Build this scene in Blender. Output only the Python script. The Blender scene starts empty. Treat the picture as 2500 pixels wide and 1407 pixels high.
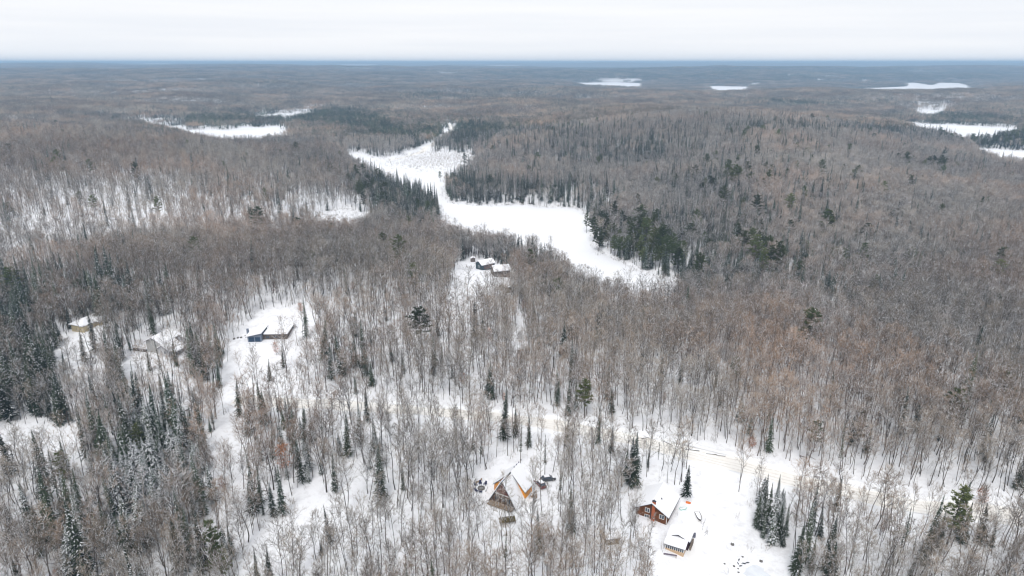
import bpy, math, random
import numpy as np
from mathutils import Vector

# ------------------------------------------------------------------ camera, world, sun
SC = bpy.context.scene
COL = SC.collection
HC = 120.0                      # the drone hovers 120 m over the road
PITCH = math.radians(18.3)
FOC = 1667.0                    # focal length in pixels of a 2500 px wide frame (24 mm on 36 mm)
CP, SP = math.cos(PITCH), math.sin(PITCH)
cam = bpy.data.cameras.new("camera")
cam.lens = 24.0
cam.sensor_width = 36.0
cam.clip_start = 1.0
cam.clip_end = 60000.0
co = bpy.data.objects.new("camera", cam)
COL.objects.link(co)
co.location = (0, 0, HC)
co.rotation_euler = (math.pi / 2 - PITCH, 0, 0)
SC.camera = co

SUN_EL, SUN_AZ = math.radians(55), math.radians(200)
w = bpy.data.worlds.new("World")
SC.world = w
w.use_nodes = True
nt = w.node_tree
nt.nodes.clear()
wo = nt.nodes.new("ShaderNodeOutputWorld")
bg = nt.nodes.new("ShaderNodeBackground")
sky = nt.nodes.new("ShaderNodeTexSky")
sky.sky_type = 'NISHITA'
sky.sun_disc = False
sky.sun_elevation = SUN_EL
sky.sun_rotation = SUN_AZ
sky.dust_density = 3.0
sc_ = nt.nodes.new("ShaderNodeVectorMath"); sc_.operation = 'SCALE'
sc_.inputs['Scale'].default_value = 0.08
nt.links.new(sky.outputs[0], sc_.inputs[0])
tc = nt.nodes.new("ShaderNodeTexCoord")
mp = nt.nodes.new("ShaderNodeMapping")
mp.inputs['Scale'].default_value = (1.2, 1.2, 26.0)
nt.links.new(tc.outputs['Generated'], mp.inputs[0])
nz = nt.nodes.new("ShaderNodeTexNoise")
nz.inputs['Scale'].default_value = 1.6
nz.inputs['Detail'].default_value = 4.0
nt.links.new(mp.outputs[0], nz.inputs['Vector'])
cr = nt.nodes.new("ShaderNodeValToRGB")
cr.color_ramp.elements[0].position = 0.36
cr.color_ramp.elements[0].color = (0.79, 0.81, 0.85, 1)
cr.color_ramp.elements[1].position = 0.62
cr.color_ramp.elements[1].color = (0.86, 0.865, 0.885, 1)
nt.links.new(nz.outputs[0], cr.inputs[0])
mx = nt.nodes.new("ShaderNodeMix"); mx.data_type = 'RGBA'
mx.inputs[0].default_value = 0.93
nt.links.new(sc_.outputs[0], mx.inputs[6])
nt.links.new(cr.outputs[0], mx.inputs[7])
nt.links.new(mx.outputs[2], bg.inputs['Color'])
bg.inputs['Strength'].default_value = 1.0
nt.links.new(bg.outputs[0], wo.inputs['Surface'])

sl = bpy.data.lights.new("sun", 'SUN')
sl.energy = 1.5
sl.angle = math.radians(18)
sl.color = (1.0, 0.97, 0.93)
so = bpy.data.objects.new("sun", sl)
COL.objects.link(so)
so.rotation_euler = (math.radians(35), 0, math.radians(-12))
SC.view_settings.view_transform = 'Standard'
SC.view_settings.look = 'None'
SC.view_settings.exposure = 0.3
SC.view_settings.gamma = 1.0
SC.cycles.use_denoising = True
SC.cycles.filter_width = 1.2
SC.cycles.max_bounces = 5
SC.cycles.diffuse_bounces = 3
SC.cycles.volume_bounces = 0
SC.cycles.caustics_reflective = False
SC.cycles.caustics_refractive = False

RNG = np.random.default_rng(11)
random.seed(5)

# ------------------------------------------------------------------ helpers: numbers
def vnoise(x, y, seed=0):
    """smooth value noise in [-1, 1]"""
    x = np.asarray(x, float); y = np.asarray(y, float)
    xi = np.floor(x).astype(np.int64); yi = np.floor(y).astype(np.int64)
    fx = x - xi; fy = y - yi
    fx = fx * fx * (3 - 2 * fx); fy = fy * fy * (3 - 2 * fy)
    def hsh(a, b):
        h = (a * 374761393 + b * 668265263 + seed * 1442695041) & 0x7fffffff
        h = ((h ^ (h >> 13)) * 1274126177) & 0x7fffffff
        h = (h ^ (h >> 16)) & 0xffff
        return h / 32767.5 - 1.0
    a = hsh(xi, yi); b = hsh(xi + 1, yi); c = hsh(xi, yi + 1); d = hsh(xi + 1, yi + 1)
    return (a * (1 - fx) + b * fx) * (1 - fy) + (c * (1 - fx) + d * fx) * fy

def kray(py):
    """forward distance travelled per metre of drop, for a row of the survey photograph"""
    yy = (703.5 - py) / FOC
    return (CP + yy * SP) / (SP - yy * CP)

def aray(px, py):
    yy = (703.5 - py) / FOC
    return ((px - 1250.0) / FOC) / (CP + yy * SP)

def project(X, Y, Z):
    """survey row and column in which a point of the land appears"""
    dz = Z - HC
    d = Y * CP - dz * SP
    u = Y * SP + dz * CP
    return 1250 + FOC * X / d, 703.5 - FOC * u / d

# ------------------------------------------------------------------ terrain height
LAKE = -12.0
# (column, row, ground height)
A1 = [
 (0,1407,-2),(600,1407,-2),(1250,1407,-1),(1900,1407,-5),(2500,1407,-4),
 (0,1250,-2),(300,1250,0),(600,1250,1),(900,1250,1),(1230,1220,2),(1600,1250,-1),(1850,1300,-5),(2100,1300,-3),(2500,1300,-2),
 (0,1080,-3),(300,1080,0),(560,1080,0),(850,1080,2),(1200,1080,3),(1500,1080,2),(1800,1130,0),(2100,1130,1),(2500,1130,3),
 (0,950,0),(300,950,1),(600,950,2),(900,950,3),(1200,950,3),(1500,950,3),(1800,980,4),(2100,980,5),(2500,980,6),
 (0,850,2),(250,830,4),(400,860,4),(640,830,6),(900,830,6),(1200,830,5),(1500,850,3),(1800,870,4),(2200,870,5),(2500,870,6),
 (0,760,1),(150,740,3),(400,730,11),(600,740,12),(850,740,12),(1100,740,7),(1350,760,1),(1550,790,-5),(1800,780,-4),(2100,780,-2),(2400,780,3),
 (400,690,15),(600,655,19),(800,645,20),(1000,645,18),(1150,655,8),(250,720,9),(1280,660,3),
 (50,650,0),(200,640,-2),
 (1500,740,-10),(1400,760,-4),(1700,720,-9),(1900,700,-5),(2100,700,-2),(2350,700,0),(2500,700,1),
 (1650,640,-7),(1800,620,-2),(2000,620,1),(2250,620,4),(2500,620,5),
 (1560,560,-6),(1700,550,1),(1850,540,8),(2050,540,9),(2300,540,9),(2500,540,8),
 (1600,480,4),(1750,470,14),(1950,470,17),(2150,470,17),(2350,470,13),(2500,470,8),
 (0,560,6),(150,560,4),(300,560,2),(500,560,3),(650,560,0),
 (0,480,19),(200,480,19),(400,480,18),(600,470,14),(750,470,4),
 (0,420,27),(200,420,27),(450,420,24),(680,420,12),(830,440,0),
 (1250,470,-9),(1400,470,-5),(1250,430,-6),(1450,430,6),(1600,420,14),(1350,400,3),(1500,380,14),
 (1250,350,2),(1400,340,10),(1250,300,6),(1400,300,14),(1300,260,14),
 (980,480,-10),(900,450,-8),(1000,345,-9),(900,320,-9),(1100,320,-8),(1000,290,-6),(850,280,-5),(1100,260,-2),
 (1550,330,24),(1750,420,24),(1950,410,25),
]
# (column, forward distance, ground height): land hidden behind crests, shores and far hills
A2 = [
 (300,470,-4),(500,430,-4),(500,480,-8),(700,425,-2),(700,480,-11),(850,430,0),(850,490,-11),(840,580,-11),(1000,440,-2),(1000,520,-11),(1100,460,-8),(1200,450,-8),
 (0,780,30),(200,800,30),(400,800,27),(600,760,20),(750,740,4),(850,720,-8),
 (0,1000,20),(200,1000,14),(350,1020,2),(450,1000,-6),(600,1000,-11),(0,1250,16),(150,1300,10),(300,1400,4),(300,1800,16),(0,1800,22),
 (600,1700,-11),(700,1900,-11),(300,2400,30),(0,2400,36),(600,2400,22),(900,2300,4),(1150,2300,2),
 (300,3100,40),(0,3100,46),(700,3100,34),(1000,3000,14),(1200,3000,12),
 (0,4300,60),(300,4300,58),(700,4400,52),(1000,4900,44),(1200,4600,24),(1300,4000,10),
 (1700,1000,39),(1550,1000,30),(1850,980,37),(2000,880,30),(2120,800,24),(2300,730,10),(2500,690,-6),(2420,700,-2),(2500,800,-9),(2350,820,-2),(1450,340,-10),(1600,345,-11),(1550,325,-9),(1660,350,-11),
 (1700,1250,30),(1900,1250,24),(2100,1100,4),(2250,960,-4),(2400,900,-9),
 (1500,1300,24),(1500,1900,20),(1500,2500,18),(1750,2500,11),(2000,2400,13),(2130,2300,19),(2300,2400,8),(2450,2400,26),(2600,2300,30),
 (1700,1700,12),(1900,1700,2),(2100,1900,-2),(2300,1900,-6),(2500,1750,4),(2200,1800,-10),
 (1350,3400,10),(1500,3400,-8),(1750,3600,-11),(2050,3600,-10),(2300,3600,-10),(2550,3600,14),
 (1400,4500,-11),(1600,4500,-11),(1750,4400,-8),(1950,4200,4),(2100,4600,-11),(2300,4600,-11),(2500,4600,10),
 (1350,5600,48),(1550,5400,48),(1750,5300,46),(1950,5300,44),(2150,5500,44),(2350,5500,48),(2550,5600,50),
 (1350,6800,58),(1600,6600,60),(1850,6800,58),(2100,7200,62),(2350,7000,58),(2550,7000,60),
 (0,6000,68),(400,6000,66),(800,6200,64),(1100,6400,58),
 (0,9000,86),(500,9000,78),(1000,9500,56),(1500,9500,42),(2000,9500,44),(2500,9500,46),
 (0,14000,104),(500,14000,98),(1000,15000,92),(1500,15000,90),(2000,15000,93),(2500,15000,90),
 (0,21000,110),(600,21000,106),(1200,21000,98),(1800,21000,98),(2500,21000,98),
]
anc = []
for px, py, z in A1:
    Y = (HC - z) * kray(py)
    anc.append((aray(px, py), math.log(Y), z))
for px, Y, z in A2:
    # the column is read at the row where the point would show
    pyy = 703.5
    for _ in range(6):
        dd = Y * CP + (HC - z) * SP
        pyy = 703.5 - FOC * (Y * SP - (HC - z) * CP) / dd
    anc.append((aray(px, pyy), math.log(Y), z))
anc = np.array(anc)

def height_base(X, Y):
    X = np.asarray(X, float); Y = np.maximum(np.asarray(Y, float), 60.0)
    shp = X.shape
    a = np.clip((X / Y).ravel(), -1.0, 1.0); v = np.log(Y.ravel())
    out = np.empty(a.size)
    for s in range(0, a.size, 20000):
        da = (a[s:s+20000, None] - anc[None, :, 0]) / 0.085
        dv = (v[s:s+20000, None] - anc[None, :, 1]) / 0.105
        r2 = da * da + dv * dv
        wgt = np.exp(-0.5 * r2) + 0.004 / (1 + r2 * r2)
        out[s:s+20000] = (wgt * anc[None, :, 2]).sum(1) / wgt.sum(1)
    return out.reshape(shp)

def height_raw(X, Y):
    z = height_base(X, Y)
    Yc = np.maximum(Y, 60.0)
    amp = 0.7 + 8.0 * np.clip((Yc - 300) / 900, 0, 1) + 11.0 * np.clip((Yc - 900) / 1300, 0, 1) + 16.0 * np.clip((Yc - 4500) / 3000, 0, 1) + 30.0 * np.clip((Yc - 10000) / 4000, 0, 1)
    amp = amp * np.clip((z + 13) / 22, 0.12, 1.0)
    far_ = np.clip(Yc / 12000, 0, 1)
    n = 0.45 * vnoise(X / 900, Y / 1100, 3) + 0.95 * (1 - far_) * vnoise(X / 240, Y / 230, 4) + .5 * far_ * vnoise(X / 1700, Y / 2600, 2)
    n2 = vnoise(X / 70, Y / 70, 5) * 0.8 + vnoise(X / 24, Y / 24, 6) * 0.22
    n2 = n2 * (Yc < 8000)
    zz = z + amp * n
    zz = np.where(zz > 100, 100 + (zz - 100) * .55, zz)
    return zz + n2 * np.clip(1.2 - Yc / 3000, 0.2, 1)

# ------------------------------------------------------------------ lakes and clearings, as outlines on the land
def on_level(poly, z):
    return np.array([((HC - z) * kray(py) * aray(px, py), (HC - z) * kray(py)) for px, py in poly])

LAKES = {
 'main': [(840,378),(870,372),(950,392),(1040,372),(1150,378),(1165,400),(1135,428),(1085,458),(1092,492),(1180,503),(1260,500),(1330,506),(1405,508),(1432,530),(1445,575),(1462,612),(1520,640),(1580,668),(1655,690),(1672,712),(1640,742),(1560,756),(1500,748),(1430,722),(1370,672),(1330,645),(1250,628),(1150,612),(1085,590),(1065,565),(1078,525),(1062,498),(1010,478),(960,462),(870,420)],
 'west': [(365,312),(440,306),(470,320),(560,318),(680,308),(705,322),(695,345),(640,362),(560,370),(500,356),(440,336),(380,326)],
 'northwest': [(615,287),(640,282),(700,278),(775,273),(772,284),(720,297),(640,299)],
 'east': [(2205,302),(2260,302),(2330,306),(2480,313),(2488,324),(2440,352),(2330,358),(2270,346),(2225,324)],
 'southeast': [(2360,362),(2420,364),(2480,368),(2560,372),(2600,395),(2560,428),(2460,420),(2400,395)],
 'pond': [(2225,272),(2260,269),(2315,270),(2300,290),(2240,290)],
 'far_west': [(1385,202),(1430,202),(1500,201),(1575,204),(1565,219),(1440,216)],
 'far_middle': [(1715,210),(1780,211),(1836,212),(1815,234),(1760,234)],
 'far_east': [(2030,219),(2100,216),(2180,213),(2215,210),(2180,204),(2232,202),(2275,208),(2290,202),(2340,203),(2362,208),(2380,217),(2350,240),(2260,242),(2150,232),(2060,232)],
 'marsh': [(765,556),(775,530),(810,516),(860,514),(905,530),(890,575),(840,590),(780,585)],
}
LPOLY = {k: on_level(v, LAKE) for k, v in LAKES.items()}

def poly_sd(X, Y, P):
    """inside mask and distance to the outline"""
    X = np.asarray(X, float); Y = np.asarray(Y, float)
    ins = np.zeros(X.shape, bool); dist = np.full(X.shape, 1e9)
    n = len(P)
    for i in range(n):
        x1, y1 = P[i]; x2, y2 = P[(i + 1) % n]
        c = ((y1 > Y) != (y2 > Y))
        with np.errstate(divide='ignore', invalid='ignore'):
            xi = (x2 - x1) * (Y - y1) / (y2 - y1 + 1e-12) + x1
        ins ^= c & (X < xi)
        ex, ey = x2 - x1, y2 - y1
        t = np.clip(((X - x1) * ex + (Y - y1) * ey) / (ex * ex + ey * ey + 1e-9), 0, 1)
        dist = np.minimum(dist, np.hypot(X - x1 - t * ex, Y - y1 - t * ey))
    return ins, dist

def line_d(X, Y, P):
    dist = np.full(np.shape(X), 1e9)
    for i in range(len(P) - 1):
        x1, y1 = P[i]; x2, y2 = P[i + 1]
        ex, ey = x2 - x1, y2 - y1
        t = np.clip(((X - x1) * ex + (Y - y1) * ey) / (ex * ex + ey * ey + 1e-9), 0, 1)
        dist = np.minimum(dist, np.hypot(X - x1 - t * ex, Y - y1 - t * ey))
    return dist

def height(X, Y):
    X = np.asarray(X, float); Y = np.asarray(Y, float)
    z = height_raw(X, Y)
    for k, P in LPOLY.items():
        cx, cy = P.mean(0); R = np.hypot(*(P - P.mean(0)).T).max()
        m = np.hypot(X - cx, Y - cy) < R * 1.5 + 60
        if not m.any():
            continue
        ins, d = poly_sd(X[m], Y[m], P)
        soft = 14.0 + 0.02 * cy
        wgt = np.where(ins, 1.0, np.clip(1 - d / soft, 0, 1))
        wgt = wgt * wgt * (3 - 2 * wgt)
        edge = np.where(ins, -0.5 * np.clip(d / 3.0, 0, 1), 0.35)
        z[m] = z[m] * (1 - wgt) + (LAKE + edge) * wgt
    return z

def ground(px, py, lift=0.0):
    """the point of the land seen at a column and row of the survey photograph"""
    Yt = np.exp(np.linspace(math.log(100), math.log(20000), 2500))
    a = aray(px, py); k = kray(py)
    zr = HC - Yt / k
    zt = height(a * Yt, Yt)
    i = int(np.argmax(zt >= zr))
    y0, y1 = Yt[max(i - 1, 0)], Yt[i]
    f0 = zr[max(i-1,0)] - zt[max(i-1,0)]; f1 = zr[i] - zt[i]
    t = f0 / (f0 - f1 + 1e-9)
    Y = y0 + (y1 - y0) * min(max(t, 0), 1)
    X = a * Y
    return np.array((X, Y, float(height(np.array([X]), np.array([Y]))[0]) + lift))

def gpoly(pts):
    return np.array([ground(px, py)[:2] for px, py in pts])

ROAD = gpoly([(560,975),(700,985),(850,992),(1000,1003),(1130,1012),(1250,1024),(1400,1046),(1550,1078),(1700,1112),(1850,1150),(2000,1188),(2150,1220),(2300,1246),(2520,1272),(2700,1296)])
DRIVE = gpoly([(1790,1130),(1740,1185),(1700,1240),(1680,1290),(1690,1340),(1720,1420)])
FARROAD = gpoly([(850,408),(920,398),(990,386),(1030,372),(1062,350),(1085,332),(1104,318),(1096,303)])
CLEAR = [gpoly(p) for p in [
 [(-60,1065),(20,1030),(110,1040),(200,1050),(212,1110),(150,1135),(80,1128),(-60,1140)],
 [(1148,1180),(1190,1150),(1235,1118),(1300,1100),(1335,1108),(1330,1140),(1350,1160),(1365,1178),(1350,1205),(1300,1235),(1285,1290),(1215,1300),(1180,1250),(1150,1210)],
 [(1530,1215),(1590,1185),(1650,1195),(1700,1150),(1760,1120),(1800,1130),(1800,1200),(1830,1270),(1880,1310),(1915,1360),(1960,1460),(1960,1700),(1600,1700),(1585,1440),(1590,1330),(1590,1300),(1530,1290)],
 [(575,825),(600,790),(640,765),(700,755),(760,745),(772,790),(740,830),(700,850),(640,870),(590,900),(560,890),(560,850)],
 [(120,880),(140,850),(175,812),(205,800),(250,800),(235,835),(220,870),(160,890)],
 [(290,905),(310,870),(340,850),(360,860),(430,850),(450,865),(400,885),(330,905)],
 [(350,860),(350,822),(430,815),(455,850)],
 [(540,910),(590,905),(592,1010),(600,1120),(570,1165),(520,1160),(512,1080),(550,1010)],
 [(600,1340),(700,1230),(740,1195),(800,1210),(830,1250),(830,1300),(740,1340),(640,1440),(560,1440)],
 [(1095,740),(1105,690),(1120,640),(1160,630),(1240,655),(1250,680),(1190,700),(1140,720),(1130,745)],
 [(1985,722),(2010,725),(2050,750),(2100,765),(2080,772),(2030,758),(1990,740)],
 [(820,1210),(860,1150),(890,1140),(900,1165),(860,1230)],
 [(1250,880),(1262,770),(1275,770),(1278,850)],
 [(1560,1090),(1620,1062),(1700,1085),(1760,1100),(1740,1120),(1640,1105)],
 [(0,572),(80,566),(180,560),(180,570),(60,584),(0,590)],
]]

# ------------------------------------------------------------------ helpers: materials
def mat(name, col, rough=0.9, noise=0.0, scale=1.0, world=None, spec=0.2, metal=0.0, col2=None):
    """plain procedural surface; noise mixes a darker/lighter tone; world=(size, colour) adds broad tone changes over the land"""
    m = bpy.data.materials.new(name)
    m.use_nodes = True
    n = m.node_tree
    b = n.nodes['Principled BSDF']
    b.inputs['Roughness'].default_value = rough
    b.inputs['Specular IOR Level'].default_value = spec
    b.inputs['Metallic'].default_value = metal
    c = (*col, 1)
    b.inputs['Base Color'].default_value = c
    last = None
    if noise or col2:
        t = n.nodes.new('ShaderNodeTexCoord')
        z = n.nodes.new('ShaderNodeTexNoise'); z.inputs['Scale'].default_value = scale; z.inputs['Detail'].default_value = 6
        n.links.new(t.outputs['Object'], z.inputs['Vector'])
        x = n.nodes.new('ShaderNodeMix'); x.data_type = 'RGBA'
        r = n.nodes.new('ShaderNodeMapRange'); r.inputs[1].default_value = 0.35; r.inputs[2].default_value = 0.65
        n.links.new(z.outputs[0], r.inputs[0]); n.links.new(r.outputs[0], x.inputs[0])
        x.inputs[6].default_value = c
        x.inputs[7].default_value = (*(col2 or [v * (1 - noise) for v in col]), 1)
        last = x.outputs[2]
        n.links.new(last, b.inputs['Base Color'])
    if world:
        g = n.nodes.new('ShaderNodeNewGeometry')
        z = n.nodes.new('ShaderNodeTexNoise'); z.inputs['Scale'].default_value = 1.0 / world[0]; z.inputs['Detail'].default_value = 3
        n.links.new(g.outputs['Position'], z.inputs['Vector'])
        r = n.nodes.new('ShaderNodeMapRange'); r.inputs[1].default_value = 0.42; r.inputs[2].default_value = 0.66
        n.links.new(z.outputs[0], r.inputs[0])
        x = n.nodes.new('ShaderNodeMix'); x.data_type = 'RGBA'
        n.links.new(r.outputs[0], x.inputs[0])
        if last: n.links.new(last, x.inputs[6])
        else: x.inputs[6].default_value = c
        x.inputs[7].default_value = (*world[1], 1)
        zb = n.nodes.new('ShaderNodeTexNoise'); zb.inputs['Scale'].default_value = 1.0 / (world[0] * 2.6); zb.inputs['Detail'].default_value = 4
        n.links.new(g.outputs['Position'], zb.inputs['Vector'])
        rb = n.nodes.new('ShaderNodeMapRange'); rb.inputs[1].default_value = 0.40; rb.inputs[2].default_value = 0.62; rb.inputs[3].default_value = 0.72; rb.inputs[4].default_value = 1.32
        n.links.new(zb.outputs[0], rb.inputs[0])
        oi = n.nodes.new('ShaderNodeObjectInfo')
        r2 = n.nodes.new('ShaderNodeMapRange'); r2.inputs[3].default_value = 0.5; r2.inputs[4].default_value = 1.5
        n.links.new(oi.outputs['Random'], r2.inputs[0])
        s = n.nodes.new('ShaderNodeVectorMath'); s.operation = 'SCALE'
        n.links.new(x.outputs[2], s.inputs[0]); mm_ = n.nodes.new('ShaderNodeMath'); mm_.operation = 'MULTIPLY'; n.links.new(r2.outputs[0], mm_.inputs[0]); n.links.new(rb.outputs[0], mm_.inputs[1]); n.links.new(mm_.outputs[0], s.inputs['Scale'])
        n.links.new(s.outputs[0], b.inputs['Base Color'])
    return m

M = {}
M['bark'] = mat('bark', (0.075, 0.066, 0.060), world=(60, (0.10, 0.08, 0.066)))
M['twig'] = mat('twig', (0.232, 0.198, 0.160), world=(75, (0.285, 0.196, 0.135)))
M['birch'] = mat('birch_bark', (0.48, 0.45, 0.42))
M['snow'] = mat('branch_snow', (0.86, 0.88, 0.92))
M['spruce'] = mat('spruce_needles', (0.038, 0.060, 0.040), world=(30, (0.060, 0.076, 0.040)))
M['pine'] = mat('pine_needles', (0.072, 0.100, 0.036), world=(20, (0.105, 0.118, 0.038)))
M['rust'] = mat('dry_leaves', (0.33, 0.125, 0.055), world=(9, (0.38, 0.19, 0.10)))
M['roofsnow'] = mat('roof_snow', (0.90, 0.91, 0.94))

def snow_ground():
    m = bpy.data.materials.new('snowy_ground')
    m.use_nodes = True
    n = m.node_tree
    b = n.nodes['Principled BSDF']
    b.inputs['Roughness'].default_value = 0.85
    b.inputs['Specular IOR Level'].default_value = 0.15
    g = n.nodes.new('ShaderNodeNewGeometry')
    z = n.nodes.new('ShaderNodeTexNoise'); z.inputs['Scale'].default_value = 0.35; z.inputs['Detail'].default_value = 8; z.inputs['Roughness'].default_value = 0.7
    n.links.new(g.outputs['Position'], z.inputs['Vector'])
    r = n.nodes.new('ShaderNodeValToRGB')
    r.color_ramp.elements[0].position = 0.30; r.color_ramp.elements[0].color = (0.70, 0.70, 0.72, 1)
    r.color_ramp.elements[1].position = 0.52; r.color_ramp.elements[1].color = (0.89, 0.90, 0.93, 1)
    n.links.new(z.outputs[0], r.inputs[0])
    at = n.nodes.new('ShaderNodeAttribute'); at.attribute_name = 'wooded'
    z2 = n.nodes.new('ShaderNodeTexNoise'); z2.inputs['Scale'].default_value = 0.012; z2.inputs['Detail'].default_value = 12; z2.inputs['Roughness'].default_value = 0.75
    n.links.new(g.outputs['Position'], z2.inputs['Vector'])
    r2 = n.nodes.new('ShaderNodeValToRGB')
    r2.color_ramp.elements[0].position = 0.35; r2.color_ramp.elements[0].color = (0.09, 0.10, 0.10, 1)
    r2.color_ramp.elements[1].position = 0.62; r2.color_ramp.elements[1].color = (0.23, 0.19, 0.18, 1)
    n.links.new(z2.outputs[0], r2.inputs[0])
    x = n.nodes.new('ShaderNodeMix'); x.data_type = 'RGBA'
    n.links.new(at.outputs['Fac'], x.inputs[0]); n.links.new(r.outputs[0], x.inputs[6]); n.links.new(r2.outputs[0], x.inputs[7])
    n.links.new(x.outputs[2], b.inputs['Base Color'])
    bu = n.nodes.new('ShaderNodeBump'); bu.inputs['Strength'].default_value = 0.35; bu.inputs['Distance'].default_value = 0.6
    n.links.new(z.outputs[0], bu.inputs['Height']); n.links.new(bu.outputs[0], b.inputs['Normal'])
    return m
M['ground'] = snow_ground()

# ------------------------------------------------------------------ helpers: objects
def tag(o, label=None, cat=None, group=None, kind=None):
    if label: o['label'] = label
    if cat: o['category'] = cat
    if group: o['group'] = group
    if kind: o['kind'] = kind
    return o

def mesh_np(name, V, F, mats, fm=None, smooth=False):
    """V n x 3, F list of equal length faces (m x k) or a list of such arrays"""
    V = np.asarray(V, np.float32)
    Fs = F if isinstance(F, list) else [F]
    me = bpy.data.meshes.new(name)
    me.vertices.add(len(V)); me.vertices.foreach_set('co', V.ravel())
    loops = np.concatenate([np.asarray(f, np.int32).ravel() for f in Fs])
    tot = np.concatenate([np.full(len(f), np.shape(f)[1], np.int32) for f in Fs])
    start = np.concatenate([[0], np.cumsum(tot)[:-1]]).astype(np.int32)
    me.loops.add(len(loops)); me.loops.foreach_set('vertex_index', loops)
    me.polygons.add(len(tot)); me.polygons.foreach_set('loop_start', start); me.polygons.foreach_set('loop_total', tot)
    for m in mats: me.materials.append(m)
    if fm is not None: me.polygons.foreach_set('material_index', np.asarray(fm, np.int32))
    if smooth: me.polygons.foreach_set('use_smooth', np.ones(len(tot), bool))
    me.update(calc_edges=True)
    return me

def link(name, me, parent=None, loc=None):
    o = bpy.data.objects.new(name, me)
    COL.objects.link(o)
    if parent: o.parent = parent
    if loc is not None: o.location = tuple(float(v) for v in loc)
    return o

def empty(name, loc, yaw=0.0):
    o = bpy.data.objects.new(name, None)
    COL.objects.link(o)
    o.location = tuple(float(v) for v in loc)
    o.rotation_euler = (0, 0, yaw)
    o.empty_display_size = 0.5
    return o

# ------------------------------------------------------------------ the land
na, nr = 680, 900
aa = np.linspace(-1.25, 1.25, na)
yy = np.exp(np.linspace(math.log(70), math.log(24000), nr))
AA, YY = np.meshgrid(aa, yy)
XX = AA * YY
ZZ = height(XX, YY)
V = np.stack([XX, YY, ZZ], -1).reshape(-1, 3)
ii = (np.arange(nr - 1)[:, None] * na + np.arange(na - 1)[None, :]).ravel()
F = np.stack([ii, ii + 1, ii + na + 1, ii + na], 1)
me = mesh_np('snowy_ground', V, F, [M['ground']], smooth=True)
wd = np.clip((V[:, 1] - 2200) / 1600, 0, 1)
vx_, vy_ = project(V[:, 0], V[:, 1], V[:, 2])
for c_, r_, w_, h_ in [(1500,197,40,5),(1545,196,25,4),(1845,206,12,3),(2110,196,10,3),(2135,203,14,3),(1070,177,40,2),(1100,180,20,2),(850,168,60,2)]:
    wd *= 1 - .9 * np.exp(-((vx_ - c_) / w_) ** 2 - ((vy_ - r_) / h_) ** 2)
wd *= 1.0 - 0.75 * (vnoise(V[:, 0] / 500, V[:, 1] / 1600, 9) > 0.80)
at = me.attributes.new('wooded', 'FLOAT', 'POINT'); at.data.foreach_set('value', wd.astype(np.float32))
tag(link('snowy_ground', me), kind='structure')

# apron of ground under and behind the drone, so that the land has no hole there
ap = np.array([(-400, -300, -2), (400, -300, -2), (69, 70.3, -2), (-69, 70.3, -2)], float)
gx, gy = np.meshgrid(np.linspace(-300, 300, 40), np.linspace(-200, 72, 30))
gv = np.stack([gx, gy, np.full_like(gx, -2.6)], -1).reshape(-1, 3)
ii = (np.arange(29)[:, None] * 40 + np.arange(39)[None, :]).ravel()
me = mesh_np('near_ground', gv, np.stack([ii, ii + 1, ii + 41, ii + 40], 1), [M['ground']])
me.attributes.new('wooded', 'FLOAT', 'POINT')
tag(link('near_ground', me), kind='structure')

# frozen lakes
M['ice'] = mat('lake_snow', (0.90, 0.91, 0.94), noise=0.10, scale=0.012)
def smooth_poly(P, n=5):
    out = []
    N = len(P)
    for i in range(N):
        p0, p1, p2, p3 = P[i-1], P[i], P[(i+1) % N], P[(i+2) % N]
        for k in range(n):
            t = k / n
            out.append(0.5 * ((2*p1) + (-p0+p2)*t + (2*p0-5*p1+4*p2-p3)*t*t + (-p0+3*p1-3*p2+p3)*t**3))
    return np.array(out)
for k, P in LPOLY.items():
    if k == 'marsh': continue
    S = smooth_poly(P)
    me = bpy.data.meshes.new('frozen_lake')
    me.from_pydata([(x, y, LAKE + 0.02) for x, y in S], [], [list(range(len(S)))])
    me.materials.append(M['ice'])
    tag(link('frozen_lake', me), kind='structure')

# road: packed tan snow with low snow banks
M['road'] = mat('packed_road_snow', (0.90, 0.89, 0.87), scale=0.2, col2=(0.865, 0.835, 0.785))
M['bank'] = mat('ploughed_snow', (0.89, 0.90, 0.92))
def ribbon(name, P, width, material, lift, profile=None, step=2.0, wob=0.0):
    P = np.asarray(P)
    seg = np.hypot(*np.diff(P, axis=0).T); s = np.concatenate([[0], np.cumsum(seg)])
    t = np.arange(0, s[-1], step)
    # smoothed centre line
    X = np.interp(t, s, P[:, 0]); Y = np.interp(t, s, P[:, 1])
    kern = np.hanning(15); kern /= kern.sum()
    Xs = np.convolve(np.pad(X, 7, 'edge'), kern, 'valid'); Ys = np.convolve(np.pad(Y, 7, 'edge'), kern, 'valid')
    dx = np.gradient(Xs); dy = np.gradient(Ys); L = np.hypot(dx, dy) + 1e-9
    nx, ny = -dy / L, dx / L
    prof = profile or [(-width/2, 0), (-width/4, 0), (0, 0), (width/4, 0), (width/2, 0)]
    rows = []
    for off, hh in prof:
        o = off + wob * vnoise(t / 6.0, t * 0 + off, 7)
        x = Xs + nx * o; y = Ys + ny * o
        z = height(x, y) + lift + hh * (1 + 0.4 * vnoise(t / 3.0, t * 0 + off * 3, 8))
        rows.append(np.stack([x, y, z], 1))
    R = np.stack(rows, 1); n, k = R.shape[:2]
    ii = (np.arange(n - 1)[:, None] * k + np.arange(k - 1)[None, :]).ravel()
    me = mesh_np(name, R.reshape(-1, 3), np.stack([ii, ii + 1, ii + k + 1, ii + k], 1), [material], smooth=True)
    return link(name, me)
tag(ribbon('road', ROAD, 7.0, M['road'], 0.10, wob=0.5), kind='structure')
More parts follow.
